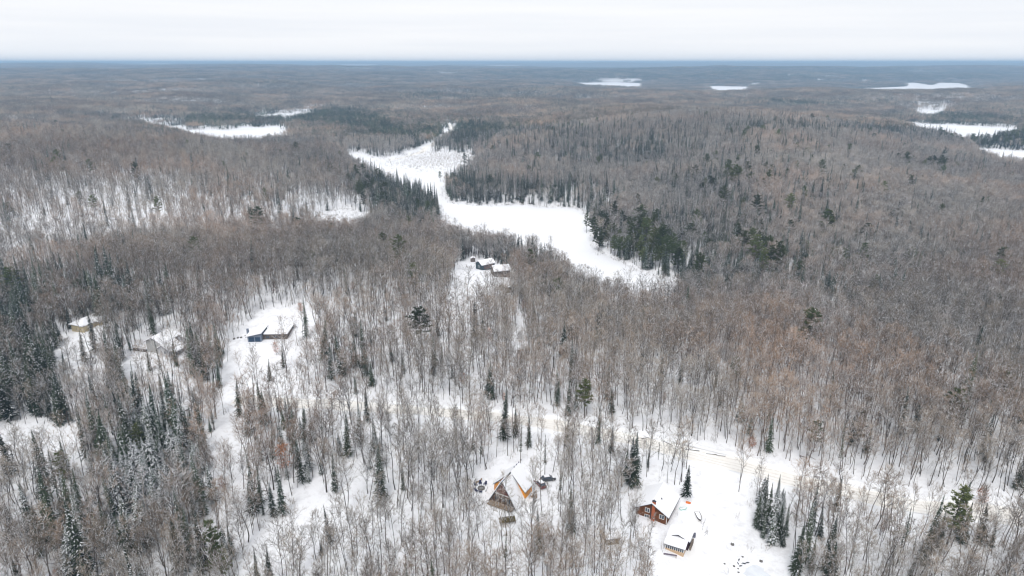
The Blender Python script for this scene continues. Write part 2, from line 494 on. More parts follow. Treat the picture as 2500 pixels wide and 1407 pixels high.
tag(ribbon('snow_bank', ROAD, 0, M['bank'], 0.0, profile=[(3.2, 0.0), (3.9, 0.7), (4.7, 0.9), (6.2, -0.1)], wob=0.8), kind='structure')
tag(ribbon('snow_bank', ROAD, 0, M['bank'], 0.0, profile=[(-6.0, -0.1), (-4.6, 0.6), (-3.9, 0.6), (-3.2, 0.0)], wob=0.8), kind='structure')
RUT = mat('wheel_rut_snow', (0.86, 0.83, 0.785), noise=.15, scale=.8)
for off in (-2.0, -.6, .7, 2.1):
    tag(ribbon('wheel_rut', ROAD, 0, RUT, 0.13, profile=[(off - .22, 0), (off, -.01), (off + .22, 0)], wob=.35), kind='structure')
tag(ribbon('driveway', DRIVE, 4.5, mat('driveway_snow', (0.88, 0.875, 0.87), noise=0.05, scale=0.4), 0.05), kind='structure')
tag(ribbon('far_road', FARROAD, 9.0, M['road'], 0.25), kind='structure')

# ------------------------------------------------------------------ tree meshes
class TM:
    """collects tubes and slivers"""
    def __init__(s): s.V = []; s.T = []; s.m = []; s.n = 0
    def tube(s, P, R, k, m):
        P = np.asarray(P, float); R = np.asarray(R, float)
        n = len(P)
        ang = np.arange(k) * 2 * math.pi / k
        d = P[-1] - P[0]; d /= np.linalg.norm(d) + 1e-9
        u = np.cross(d, (0.3, 0.9, 0.1)); u /= np.linalg.norm(u) + 1e-9
        v = np.cross(d, u)
        ring = np.cos(ang)[:, None] * u + np.sin(ang)[:, None] * v
        V = (P[:, None, :] + R[:, None, None] * ring[None]).reshape(-1, 3)
        i = np.arange(n - 1)[:, None] * k + np.arange(k)[None, :]
        j = np.arange(n - 1)[:, None] * k + (np.arange(k)[None, :] + 1) % k
        a = i.ravel() + s.n; b = j.ravel() + s.n
        s.T.append(np.stack([a, b, b + k], 1)); s.T.append(np.stack([a, b + k, a + k], 1))
        s.m.append(np.full(len(a) * 2, m)); s.V.append(V); s.n += len(V)
    def tri(s, A, B, W, m, side=None, rng=None):
        """slender triangles from A (width W) to the tip B"""
        A = np.asarray(A, float).reshape(-1, 3); B = np.asarray(B, float).reshape(-1, 3)
        n = len(A)
        W = np.broadcast_to(np.asarray(W, float), (n,))
        d = B - A
        q = rng.normal(size=(n, 3)) if side is None else np.broadcast_to(side, (n, 3))
        u = np.cross(d, q); u /= np.linalg.norm(u, axis=1, keepdims=True) + 1e-9
        V = np.stack([A - u * W[:, None] / 2, A + u * W[:, None] / 2, B], 1).reshape(-1, 3)
        t = np.arange(n * 3).reshape(-1, 3) + s.n
        s.T.append(t); s.m.append(np.full(n, m) if np.isscalar(m) else m); s.V.append(V); s.n += n * 3
    def mesh(s, name, mats):
        return mesh_np(name, np.concatenate(s.V), np.concatenate(s.T), mats, np.concatenate(s.m))
    def join(s, o, at=(0, 0, 0), sc=1.0, yaw=0.0, mm=None):
        V = np.concatenate(o.V) * sc
        c, q = math.cos(yaw), math.sin(yaw)
        V = np.stack([V[:, 0] * c - V[:, 1] * q, V[:, 0] * q + V[:, 1] * c, V[:, 2]], 1) + np.asarray(at)
        T = np.concatenate(o.T) + s.n
        m = np.concatenate(o.m)
        if mm is not None: m = np.asarray(mm)[m]
        s.V.append(V); s.T.append(T); s.m.append(m); s.n += len(V)

def rnd(rng, a, b): return rng.uniform(a, b)

# material slots shared by all tree meshes: 0 bark 1 twig 2 snow 3 needles/leaves
def bare(seed, H=20.0, clear=0.5, spread=2.8, nl=13, tw=15, snow=0.25, lean=0.5, fork=False, wid=1.0, r0=0.125):
    rng = np.random.default_rng(seed)
    tr, cw = TM(), TM()
    n = 7
    tz = np.linspace(0, H, n)
    wob = np.cumsum(rng.normal(size=(n, 2)) * 0.16, 0); wob[0] = 0
    lx, ly = rng.normal(size=2) * lean
    P = np.stack([wob[:, 0] + lx * (tz / H) ** 1.5, wob[:, 1] + ly * (tz / H) ** 1.5, tz], 1)
    P[0, 2] = -0.6
    R = r0 * (1 - 0.93 * (tz / H)) ** 0.85
    tr.tube(P, R, 5, 0)
    def at(z): return np.array([np.interp(z, tz, P[:, 0]), np.interp(z, tz, P[:, 1]), z])
    az = rng.uniform(0, 6.28)
    for i in range(nl):
        f = (i + rng.uniform(0, 0.8)) / nl
        z = H * (clear + (0.97 - clear) * f ** 0.9)
        az += 2.4 + rng.normal() * 0.4
        L = spread * (0.5 + 0.95 * math.sin(math.pi * min(1, 0.25 + 0.72 * f)) ** 0.7) * rng.uniform(0.8, 1.2) * 1.25
        el = math.radians(rng.uniform(38, 62) + 14 * f)
        d = np.array([math.cos(az) * math.cos(el), math.sin(az) * math.cos(el), math.sin(el)])
        b0 = at(min(z, H * 0.97))
        q = [b0]
        for k in range(1, 4):
            dd = d + np.array([0, 0, 0.14 * k]) + rng.normal(size=3) * 0.13
            dd /= np.linalg.norm(dd)
            q.append(q[-1] + dd * L / 3)
        q = np.array(q)
        rb = max(0.035, r0 * 0.36 * (1 - 0.5 * f))
        tr.tube(q, [rb, rb * .75, rb * .5, rb * .22], 3, 0)
        # secondary branches and twigs
        ns = 5
        t = rng.uniform(0.2, 1.0, ns)
        base = np.stack([np.interp(t * 3, range(4), q[:, c]) for c in range(3)], 1)
        sd = d * 0.7 + rng.normal(size=(ns, 3)) * 0.5 + np.array([0, 0, 0.35])
        sd /= np.linalg.norm(sd, axis=1, keepdims=True)
        sl_ = rng.uniform(0.35, 0.7, ns) * L * 0.85
        tip = base + sd * sl_[:, None]
        cw.tri(base, tip, 0.065 * wid, 1, rng=rng)
        m = tw
        ta = np.repeat(np.arange(ns), m)
        tt = rng.uniform(0.15, 1.0, ns * m)
        b1 = base[ta] + (tip - base)[ta] * tt[:, None]
        td = sd[ta] * 0.8 + rng.normal(size=(ns * m, 3)) * 0.55 + np.array([0, 0, 0.3])
        td /= np.linalg.norm(td, axis=1, keepdims=True)
        b2 = b1 + td * rng.uniform(0.45, 1.25, ns * m)[:, None]
        cw.tri(b1, b2, 0.034 * wid, 1, rng=rng)
        # snow lying along limbs and in crotches
        if snow > 0:
            k = rng.random(ns) < snow
            if k.any():
                cw.tri(base[k] + (0, 0, .05), (base + (tip - base) * .8)[k] + (0, 0, .05), 0.10, 2, rng=rng)
            if rng.random() < snow:
                cw.tri([q[0] + (0, 0, rb)], [q[2] + (0, 0, rb)], 0.16, 2, rng=rng)
            kk = rng.random(ns * m) < snow * 0.30
            if kk.any():
                cw.tri(b1[kk], b2[kk], 0.06, 2, rng=rng)
    if snow > 0 and rng.random() < 0.7:
        cw.tri([at(H * .3) + (0.1, -0.1, 0)], [at(H * .3 + 1.2) + (0.1, -.1, 0)], 0.16, 2, rng=rng)
    return tr, cw

def spruce(seed, H=16.0, R=1.9, snow=0.18, low=0.08, droop=0.3, step=0.42, dens=4):
    rng = np.random.default_rng(seed)
    tr, cw = TM(), TM()
    tr.tube([(0, 0, -0.6), (0, 0, H * .5), (0.05, 0, H)], [0.17, 0.1, 0.02], 5, 0)
    z = H * low
    Vb, Vt, W, mm = [], [], [], []
    while z < H - 0.15:
        f = z / H
        r = R * (1 - f) ** 0.92 * rng.uniform(0.72, 1.15) + 0.10
        nb = rng.integers(6, 9)
        a0 = rng.uniform(0, 6.28)
        for b in range(nb):
            az = a0 + b * 6.283 / nb + rng.normal() * 0.15
            rr = r * rng.uniform(0.45, 1.2)
            o = np.array([math.cos(az), math.sin(az), 0])
            dz = -droop * rr + rng.normal() * 0.06
            k = max(2, int(dens * min(1, rr + .3)))
            for j in range(k):
                t0 = (j / k) * 0.75
                p = o * rr * t0 + np.array([0, 0, z + dz * t0 ** 1.4])
                q = o * rr * min(1.0, t0 + 0.45) + np.array([0, 0, z + dz * (t0 + .4) ** 1.4])
                q = q + np.array([-o[1], o[0], 0]) * rng.normal() * 0.28 * rr
                Vb.append(p); Vt.append(q)
                W.append(rng.uniform(0.30, 0.55) * (0.5 + 0.5 * (1 - f)))
                mm.append(2 if rng.random() < snow else 3)
        z += step * rng.uniform(0.8, 1.2) * (1.15 - 0.55 * f)
    Vb = np.array(Vb); Vt = np.array(Vt); W = np.array(W); mm = np.array(mm)
    cw.tri(Vb, Vt, W, np.where(mm == 2, 3, mm), side=np.array([0.02, 0.01, 1.0]))
    # some hanging sprays give the side view body
    k = rng.random(len(Vb)) < 0.5
    cw.tri(Vb[k], Vt[k] - (0, 0, .22), W[k] * .8, 3, rng=rng)
    k = mm == 2
    if k.any():
        cw.tri(Vb[k] + (Vt - Vb)[k] * .25 + (0, 0, .06), Vt[k] + (0, 0, .03), W[k] * 0.8, 2, side=np.array([0.02, 0.01, 1.0]))
    # leader
    cw.tri([(0, 0, H - .8)], [(0, 0, H + .3)], .3, 3, rng=rng)
    return tr, cw

def pine(seed, H=22.0, R=3.8, clear=0.38, snow=0.05, nl=30, tuft=16, full=False):
    rng = np.random.default_rng(seed)
    tr, cw = TM(), TM()
    tr.tube([(0, 0, -.6), (0.15, 0, H * .5), (0, 0.1, H)], [0.30, 0.2, 0.04], 6, 0)
    az = 0
    for i in range(nl):
        f = i / (nl - 1)
        z = H * (clear + (0.97 - clear) * f)
        az += 2.4 + rng.normal() * 0.4
        prof = (math.sin(math.pi * (0.22 + 0.72 * f)) ** 0.8) if not full else (1 - f * 0.75)
        L = R * prof * rng.uniform(0.7, 1.25) + 0.4
        el = math.radians(rng.uniform(0, 22) + 25 * f)
        d = np.array([math.cos(az) * math.cos(el), math.sin(az) * math.cos(el), math.sin(el)])
        b0 = np.array([0, 0, z]); tip = b0 + d * L
        tr.tube([b0, b0 + d * L * .5 - (0, 0, .1), tip], [0.09, 0.06, 0.02], 3, 0)
        nt_ = max(3, int(L * 3.2))
        for j in range(nt_):
            t = rng.uniform(0.25, 1.05)
            c = b0 + d * L * t + rng.normal(size=3) * np.array([.5, .5, .12]) * (0.4 + .5 * L / R)
            m = tuft
            dd = rng.normal(size=(m, 3)) * np.array([1, 1, .45]) + np.array([0, 0, .3]) + d * 0.4
            dd /= np.linalg.norm(dd, axis=1, keepdims=True)
            cw.tri(np.repeat(c[None], m, 0) - dd * .1, c + dd * rng.uniform(.5, 1.05, m)[:, None], 0.30, 3, rng=rng)
            if rng.random() < snow * 3:
                cw.tri([c + (0, 0, .28)], [c + (0, 0, .3) + d * .8], .35, 2, side=np.array([0, 0.02, 1.]))
    c = np.array([0, 0, H])
    dd = rng.normal(size=(24, 3)); dd[:, 2] = np.abs(dd[:, 2]); dd /= np.linalg.norm(dd, axis=1, keepdims=True)
    cw.tri(np.repeat(c[None], 24, 0) - (0, 0, .3), c + dd * .8, .25, 3, rng=rng)
    return tr, cw

def leafy(seed, H=8.0):
    """small beech that kept its dry leaves"""
    tr, cw = bare(seed, H, 0.2, 1.5, 11, 5, 0.05, 0.3, r0=0.09)
    rng = np.random.default_rng(seed + 99)
    n = 900
    a = rng.uniform(0, 6.28, n); z = rng.uniform(0.25, 1.0, n); r = np.sqrt(rng.random(n)) * 1.9 * np.sin(np.clip((z - .15) / .9, 0, 1) * math.pi) ** .6
    P = np.stack([np.cos(a) * r, np.sin(a) * r, z * H], 1) + rng.normal(size=(n, 3)) * .2
    k = vnoise(P[:, 0] * .9, P[:, 2] * .9 + P[:, 1], seed) > -0.25
    P = P[k]
    d = rng.normal(size=P.shape); d /= np.linalg.norm(d, axis=1, keepdims=True)
    cw.tri(P, P + d * .26, .2, 3, rng=rng)
    return tr, cw

def sapling(seed, H=3.5):
    rng = np.random.default_rng(seed)
    t = TM()
    for s in range(rng.integers(3, 7)):
        b = rng.normal(size=3) * 0.5; b[2] = 0
        h = H * rng.uniform(.5, 1.1)
        tip = b + np.array([rng.normal() * .5, rng.normal() * .5, h])
        t.tri([b], [tip], 0.07, 0, rng=rng)
        m = 12
        u = rng.uniform(.3, 1, m)
        p = b + (tip - b) * u[:, None]
        d = rng.normal(size=(m, 3)) * .5 + (0, 0, .7)
        t.tri(p, p + d * rng.uniform(.3, .9, m)[:, None], .035, 1, rng=rng)
    return t

MT_BARE = [M['bark'], M['twig'], M['snow'], M['rust']]
MT_BIRCH = [M['birch'], mat('birch_twig', (0.30, 0.25, 0.23), world=(40, (0.26, 0.20, 0.18))), M['snow'], M['rust']]
MT_SPR = [M['bark'], M['twig'], M['snow'], M['spruce']]
MT_PINE = [M['bark'], M['twig'], M['snow'], M['pine']]

KINDS = {}
def kind(name, parts, mats):
    """near version: separate trunk and crown meshes; mass version: one joined mesh"""
    tr, cw = parts
    j = TM(); j.join(tr); j.join(cw)
    KINDS.setdefault(name, []).append((tr.mesh('trunk', mats), cw.mesh('crown', mats), j.mesh(name, mats)))

for i in range(10):
    kind('bare', bare(100 + i, H=17 + .9 * i, clear=(.5, .34, .45, .28, .55)[i % 5], lean=(.4, 1.4, .8)[i % 3], spread=2.0 + 0.3 * (i % 4), nl=12 + i % 4, snow=0.2 + 0.1 * (i % 3)), MT_BARE)
for i in range(3):
    kind('wide', bare(140 + i, H=16 + i, clear=0.34, spread=3.4, nl=20, tw=20, snow=0.65, lean=.8, r0=.19), MT_BARE)
for i in range(3):
    kind('birch', bare(160 + i, H=17 + i, clear=0.35, spread=2.6, nl=13, tw=6, snow=0.6, lean=1.6, r0=.17), MT_BIRCH)
for i in range(5):
    kind('spruce', spruce(200 + i, H=13 + 2.2 * i, R=2.0 + .25 * i, snow=0.14 + 0.05 * (i % 3)), MT_SPR)
for i in range(4):
    kind('frosted', spruce(230 + i, H=10 + 2.0 * i, R=2.2 + .25 * i, snow=0.7), MT_SPR)
for i in range(3):
    kind('thin', spruce(250 + i, H=15 + 1.5 * i, R=1.35, snow=0.15, low=0.34, step=.62, dens=3), MT_SPR)
for i in range(4):
    kind('pine', pine(300 + i, H=19 + 2 * i, R=3.3 + .4 * i, clear=.34 + .04 * (i % 2), snow=.05), MT_PINE)
for i in range(2):
    kind('fullpine', pine(330 + i, H=15 + i * 2, R=3.7, clear=.12, snow=.02, nl=30, full=True), MT_PINE)
for i in range(3):
    kind('leafy', leafy(400 + i, 6.5 + i * 1.6), MT_BARE)
print('tree faces', {k: [len(v[2].polygons) for v in vs] for k, vs in KINDS.items()})

# ------------------------------------------------------------------ where the trees stand
def blob(px, py, specs):
    """specs: (column, row, half width, half height, value)"""
    s = np.zeros(np.shape(px))
    for cx, cy, rx, ry, v in specs:
        s += v * np.exp(-(((px - cx) / rx) ** 2 + ((py - cy) / ry) ** 2))
    return s

CONIFER = [  # share of spruce
 (970,500,85,55,1.0),(1030,530,50,40,.9),(900,470,50,30,.5),(1130,470,60,35,.7),(1280,480,110,20,.62),(1400,480,60,25,.6),(1460,560,30,60,.7),(1560,640,70,50,.6),(1680,680,60,30,.7),
 (1310,640,75,26,1.0),(1370,655,25,20,.7),(1000,335,200,28,.7),(1150,330,80,25,.6),(550,300,230,20,.8),(430,340,80,15,.6),(800,290,100,20,.7),(900,300,80,30,.5),
 (1500,380,320,45,.48),(1250,330,160,30,.35),(1750,470,170,60,.32),(1700,590,120,70,.35),(2200,640,230,70,.25),(1990,470,60,20,.3),(1900,600,250,90,.15),(1850,330,120,14,.6),(2100,335,130,14,.7),(2380,345,150,14,.9),(2480,350,60,20,.8),(2350,295,180,16,.8),(1950,260,170,9,.8),(1100,240,150,14,.5),(1300,235,90,12,.5),(700,205,260,9,.4),
 (1750,700,260,45,.45),(2050,740,150,35,.6),(1850,640,120,60,.35),
 (250,750,120,50,.8),(30,790,90,80,.75),(230,900,170,60,.40),(60,980,120,80,.8),(150,1270,130,80,.35),(370,1170,120,160,.95),(520,900,60,60,.6),(690,1290,60,60,.2),(800,1130,140,90,.45),(330,1330,330,90,.45),
 (650,920,60,60,.45),(850,900,160,50,.22),(1380,1090,200,30,.22),(1490,1160,60,60,.25),(1600,1120,70,40,.5),(1870,1250,50,35,.9),(2300,1310,160,60,.4),(2460,1260,50,90,.55),(2350,950,120,60,.10),(1650,1200,40,15,.4),(1920,1390,70,30,.7),
 (1250,800,300,60,.03),(420,1050,200,60,.25),
]
FROST = [(370,1200,120,150,.9),(560,1100,160,130,.4),(780,1150,160,110,.7),(300,1340,300,90,.5),(250,750,140,60,.3),(1870,1240,60,40,.4),(2200,1300,200,60,.2)]
PINES = [(1560,600,45,45,.35),(1620,640,60,35,.35),(1480,600,25,30,.3),(1850,640,70,40,.10),(1800,450,60,30,.06),(2250,430,50,10,.25),(2000,560,160,80,.012),(2400,345,120,20,.15),(1900,262,120,8,.3),(900,480,60,40,.06)]
DENS = [  # relative stocking of bare trees: open slopes below zero, thick stands above
 (900,760,420,110,-.22),(1300,930,500,60,-.22),(1250,820,450,80,-.16),(230,560,320,55,-.52),(700,540,160,30,-.25),(120,650,230,50,-.45),(620,530,200,30,-.35),(330,480,330,40,-.38),(1000,1080,300,70,-.25),(1450,1250,120,60,-.25),(1000,1250,160,60,-.15),(750,1280,180,60,-.3),
 (2300,1180,260,30,-.4),(2100,1260,200,60,-.25),(2000,950,300,90,.2),(1700,820,300,60,.25),(2200,850,300,120,.3),(130,1200,160,110,.35),(370,1200,160,170,.4),(330,1340,330,70,.3),(200,870,200,50,.1),(1050,410,90,30,-.75),(1235,1300,70,60,-.5),(1580,1320,50,60,-.45),(400,900,60,25,-.3),(215,850,40,25,-.3),(650,880,60,25,-.3),(300,640,120,25,.4),(500,655,180,28,.45),(750,625,200,22,.45),(980,600,150,22,.4),(300,400,420,25,.4),(1800,900,400,90,-.12),
]
def fits(X, Y, grow=0.0):
    """True where trees may stand"""
    ok = np.ones(X.shape, bool)
    for k, P in LPOLY.items():
        cx, cy = P.mean(0); R = np.hypot(*(P - P.mean(0)).T).max()
        m = np.hypot(X - cx, Y - cy) < R + 40 + grow
        if m.any():
            ins, d = poly_sd(X[m], Y[m], P)
            ok[m] &= ~ins & (d > 1.5)
    for P in CLEAR:
        cx, cy = P.mean(0); R = np.hypot(*(P - P.mean(0)).T).max()
        m = np.hypot(X - cx, Y - cy) < R + 20
        if m.any():
            ins, d = poly_sd(X[m], Y[m], P)
            ok[m] &= ~ins
    ok &= line_d(X, Y, ROAD) > 7.0
    ok &= line_d(X, Y, DRIVE) > 4.5
    ok &= line_d(X, Y, FARROAD) > 13.0
    return ok

def scatter(y0, y1, spacing, seed, margin=0.05, asp=None):
    rng = np.random.default_rng(seed)
    amax = 0.80 + margin
    ys = np.arange(y0, y1, spacing)
    pts = []
    for y in ys:
        hw = amax * y + 45
        x = np.arange(-hw, hw, spacing)
        pts.append(np.stack([x, np.full(len(x), y)], 1))
    P = np.concatenate(pts) + rng.uniform(-0.5, 0.5, (sum(map(len, pts)), 2)) * spacing * 1.15
    return P

FAR0 = 1150.0
P = scatter(104, FAR0, 2.95, 21)
P = P[fits(P[:, 0], P[:, 1])]
rng = np.random.default_rng(77)
def near_clearing(X, Y, which=None):
    # the clearings are wider towards the south than what shows past the trees standing there
    out = np.zeros(X.shape, bool)
    for f in (1.035, 1.07, 1.10, 1.14):
        for Pc in (which or CLEAR[:12]):
            out |= poly_sd(X * f, Y * f, Pc)[0]
    return out
near = P[:, 1] < 420
nc = np.zeros(len(P), bool); nc[near] = near_clearing(P[near, 0], P[near, 1])
nh = np.zeros(len(P), bool); nh[near] = near_clearing(P[near, 0], P[near, 1], CLEAR[3:7] + CLEAR[9:10])
P = P[~(nc & (rng.random(len(P)) < np.where(nh, .80, .42)))]
rd_ = (line_d(P[:, 0] * 1.045, P[:, 1] * 1.045, ROAD) < 6) | (line_d(P[:, 0] * 1.085, P[:, 1] * 1.085, ROAD) < 5)
ga_ = np.array([ground(1225, 1262)[:2], ground(1590, 1290)[:2]])
fc_ = (np.hypot(P[:, 0] - ga_[0, 0], P[:, 1] - ga_[0, 1]) < 6.5) | (np.hypot(P[:, 0] - ga_[1, 0], P[:, 1] - ga_[1, 1]) < 6)
rd_ |= fc_ & (rng.random(len(P)) < .9)
P = P[~(rd_ & ((P[:, 0] > 20) | fc_) & ((rng.random(len(P)) < .4) | fc_))]
Z = height(P[:, 0], P[:, 1])
px, py = project(P[:, 0], P[:, 1], Z)
patch = vnoise(P[:, 0] / 38, P[:, 1] / 38, 31) * .6 + vnoise(P[:, 0] / 13, P[:, 1] / 13, 32) * .4
big = vnoise(P[:, 0] / 110, P[:, 1] / 90, 35)
dens = 0.70 + .16 * big + 0.22 * np.clip((520 - P[:, 1]) / 80, 0, 1) + blob(px, py, DENS) + 0.16 * patch
con = np.clip(0.035 + blob(px, py, CONIFER) * (1 + .5 * patch) + 0.05 * (patch > .45) + np.where((P[:, 1] > 480) & (vnoise(P[:, 0] / 75, P[:, 1] / 85, 36) > .5), .22, 0), 0, .95)
dens = np.maximum(dens, con * .9)
keep = rng.random(len(P)) < dens * np.where(P[:, 1] > 600, .85, 1.0)
P, Z, px, py, con, patch = P[keep], Z[keep], px[keep], py[keep], con[keep], patch[keep]
r = rng.random(len(P))
fro = blob(px, py, FROST); pin = blob(px, py, PINES) + np.where(P[:, 1] > 300, .004, .0006)
leafp = .012
sp = np.full(len(P), 0)
names = ['bare', 'wide', 'birch', 'spruce', 'frosted', 'thin', 'pine', 'leafy']
r2 = rng.random(len(P)); r3 = rng.random(len(P))
bird = np.clip(.03 + blob(px, py, [(1950,700,450,280,.2),(250,1150,300,250,.08),(1650,520,200,80,.10),(350,700,250,60,.08)]), 0, .3)
wide = np.clip(.07 + .72 * np.clip((P[:, 1] - 400) / 120, 0, 1) * np.clip((px - 700) / 300, .15, 1) + blob(px, py, [(2000,650,500,150,.5),(300,1150,400,250,.25),(2200,900,350,200,.12),(500,620,500,40,.25),(1250,650,80,40,.4)]), 0, .85)
sp = np.where(r2 < bird, 2, np.where(r2 < bird + wide, 1, 0))
sp = np.where(r < con, np.where(r3 < fro, 4, np.where(rng.random(len(P)) < .22, 5, 3)), sp)
sp = np.where(rng.random(len(P)) < pin, 6, sp)
sp = np.where((rng.random(len(P)) < leafp) & (sp < 3) & (P[:, 1] < 450), 7, sp)
sc = .32 + .64 * rng.beta(1.9, 1.6, len(P))
sc = np.where((sp >= 3) & (sp <= 5), np.where(P[:, 1] > 470, rng.uniform(.5, 1.2, len(P)), rng.uniform(.34, 1.0, len(P)) * (1 + .2 * (px < 450))), sc)
yaw = rng.uniform(0, 6.283, len(P))
var = np.array([rng.integers(0, 99) for _ in range(len(P))])
print('trees', len(P), {n: int((sp == i).sum()) for i, n in enumerate(names)})

# ------------------------------------------------------------------ single trees that stand out (column, row of the foot, kind, height, label)
HERO = [
 (1016,722,'pine',17,'tall dark green pine standing above the bare slope, the farther of a pair there'),
 (1030,848,'pine',19,'dark green round-headed pine alone among bare trunks in the middle of the slope'),
 (542,1400,'fullpine',17,'bushy bright olive green pine standing alone beside a snowy gap'),
 (2092,1075,'fullpine',12,'very dark compact pine among grey bare trees above the road'),
 (2312,1060,'pine',17,'slender grey-green pine on the bare slope above the dark compact one'),
 (2400,1112,'spruce',15,'brownish green spruce by itself in bare wood above the road bend'),
 (2310,1335,'pine',20,'large leaning pine with layered boughs beside the road'),
 (690,1262,'spruce',17,'slim dark spruce directly below the rusty leafy tree'),
 (1548,1190,'spruce',19,'bright dark green spruce, larger of the touching pair behind the log house'),
 (1538,1185,'spruce',17,'dark green spruce, smaller of the touching pair behind the log house'),
 (1676,1212,'spruce',11,'narrow green spruce standing between the log house and the driveway'),
 (345,1100,'fullpine',10,'dark olive pine top poking out of snowy spruces'),
 (160,1195,'pine',13,'green pine at the edge of the small snowy clearing'),
 (468,885,'spruce',16,'dark green spruce between the white-roofed house and the blue-grey house'),
 (510,915,'fullpine',13,'dark broad pine behind the blue-grey house garage'),
 (1460,1085,'spruce',13,'pointed dark spruce standing by the road edge'),
 (1330,1165,'thin',15,'tall thin spruce with sparse boughs beside the A-frame clearing'),
 (1270,1135,'thin',15,'sparse spruce on the knoll behind the A-frame'),
 (585,1020,'spruce',16,'tall dark spruce at the head of a narrow snowy lane'),
 (2290,560,'pine',16,'round green pine alone on the brown hillside'),
 (1130,636,'spruce',13,'small dark spruce behind the house on the ridge'),
 (800,640,'fullpine',8,'little olive pine on the brown ridge crest'),
]
PG1 = 'green pine in the thick group along the lake east shore'
PG2 = 'large green pine scattered over the brown hill beyond the lake'
PG3 = 'dark pine in the cluster high on the right-hand hill'
for c, rw, h in [(1432,570,15),(1450,590,17),(1462,615,16),(1545,610,17),(1560,635,16),(1580,610,20),(1592,640,21),(1610,625,19),(1625,655,20),(1640,640,17),(1655,670,15),(1600,660,15),(1700,700,19),(1712,690,15),(1535,585,15)]:
    HERO.append((c, rw, 'pine', h, PG1))
for c, rw, h in [(1838,665,21),(1850,640,18),(1875,672,17),(1892,678,20),(1905,665,15),(2010,592,20),(2022,590,17),(1772,452,20),(1790,470,21),(1802,468,19),(1765,522,19),(1697,455,17),(1722,478,14),(1940,438,15),(2077,470,17),(2218,484,17),(2100,668,17),(2055,668,14),(2215,668,14),(1458,425,17),(1310,412,17),(1522,436,14),(1876,392,12),(893,500,20),(1020,545,18),(1135,412,18),(1075,445,11)]:
    HERO.append((c, rw, 'fullpine' if (c % 3 == 0) else 'pine', h, PG2 if c > 1140 else 'tall pine standing out among the spruces by the marshy lake head'))
for c, rw, h in [(2255,436,13),(2272,434,14),(2286,436,15),(2300,434,13),(2318,438,13),(2335,440,12),(2374,455,13),(2390,527,13),(2403,527,13)]:
    HERO.append((c, rw, 'fullpine', h, PG3))
for c, rw, h in [(1846,1292,12),(1858,1300,14),(1870,1288,15),(1880,1306,13),(1892,1298,14),(1902,1318,12),(1862,1316,9),(1884,1330,10),(1910,1336,9),(1918,1312,11),(1896,1280,13),(1852,1276,11)]:
    HERO.append((c, rw, 'frosted' if c % 4 < 2 else 'spruce', h, 'snow-dusted spruce in the dense clump at the right edge of the open yard'))
HERO_POS = []
hx = []
for c, rw, k, h, lab in HERO:
    g = ground(c, rw)
    hx.append((g, k, h, lab))
heroP = np.array([g[:2] for g, *_ in hx])
dmin = np.min(np.hypot(P[:, None, 0] - heroP[None, :, 0], P[:, None, 1] - heroP[None, :, 1]), 1)
keep = dmin > 2.6
P, Z, px, py, sp, sc, yaw, var = P[keep], Z[keep], px[keep], py[keep], sp[keep], sc[keep], yaw[keep], var[keep]

def place_tree(name, meshes, loc, s, yaw_, label, cat, group=None):
    e = empty(name, loc, yaw_)
    q = random.uniform(.8, 1.25)
    e.scale = (s * q, s * q, s)
    e.rotation_euler = (random.gauss(0, .035), random.gauss(0, .035), yaw_)
    tag(e, label, cat, group)
    for nm, me in (('trunk', meshes[0]), ('crown', meshes[1])):
        o = bpy.data.objects.new(nm, me); COL.objects.link(o); o.parent = e
    return e
for i, (g, k, h, lab) in enumerate(hx):
    v = KINDS[k][i % len(KINDS[k])]
    zs = np.empty(len(v[2].vertices) * 3, np.float32); v[2].vertices.foreach_get('co', zs)
    h = h * (1.18 if 100 < g[1] and g[1] > 330 else 1.0)
    place_tree({'pine': 'pine_tree', 'fullpine': 'pine_tree'}.get(k, 'spruce_tree'), v, g, h / zs.reshape(-1, 3)[:, 2].max(), 1.3 * i, lab, 'pine' if 'pine' in k else 'spruce', ({'green p': 'pines along the lake east shore', 'large g': 'pines over the hill beyond the lake', 'dark pi': 'pines high on the right hill', 'tall pi': 'pines by the marshy lake head', 'snow-du': 'spruces in the clump at the yard edge'}.get(lab[:7])))
HLEAF = [(698,1155,10,'rusty orange leafy beech above the slim dark spruce'),(262,868,7,'rust-leaved young beech right of the tan house'),
 (303,860,7,'orange-brown leafy beech left of the white-roofed house'),(736,765,5,'small red-leaved sapling on the open slope above the blue-grey house'),
 (676,868,6,'brown-leaved beech below the blue-grey house'),(1232,990,5,'pale orange leafy sapling beside the road behind the A-frame'),(2395,1235,6,'low russet leafy bush beside the road')]
for i, (c, rw, h, lab) in enumerate(HLEAF):
    v = KINDS['leafy'][i % 3]
    place_tree('beech_tree', v, ground(c, rw), h / (6.5 + (i % 3) * 1.6), i * 1.1, lab, 'beech tree')

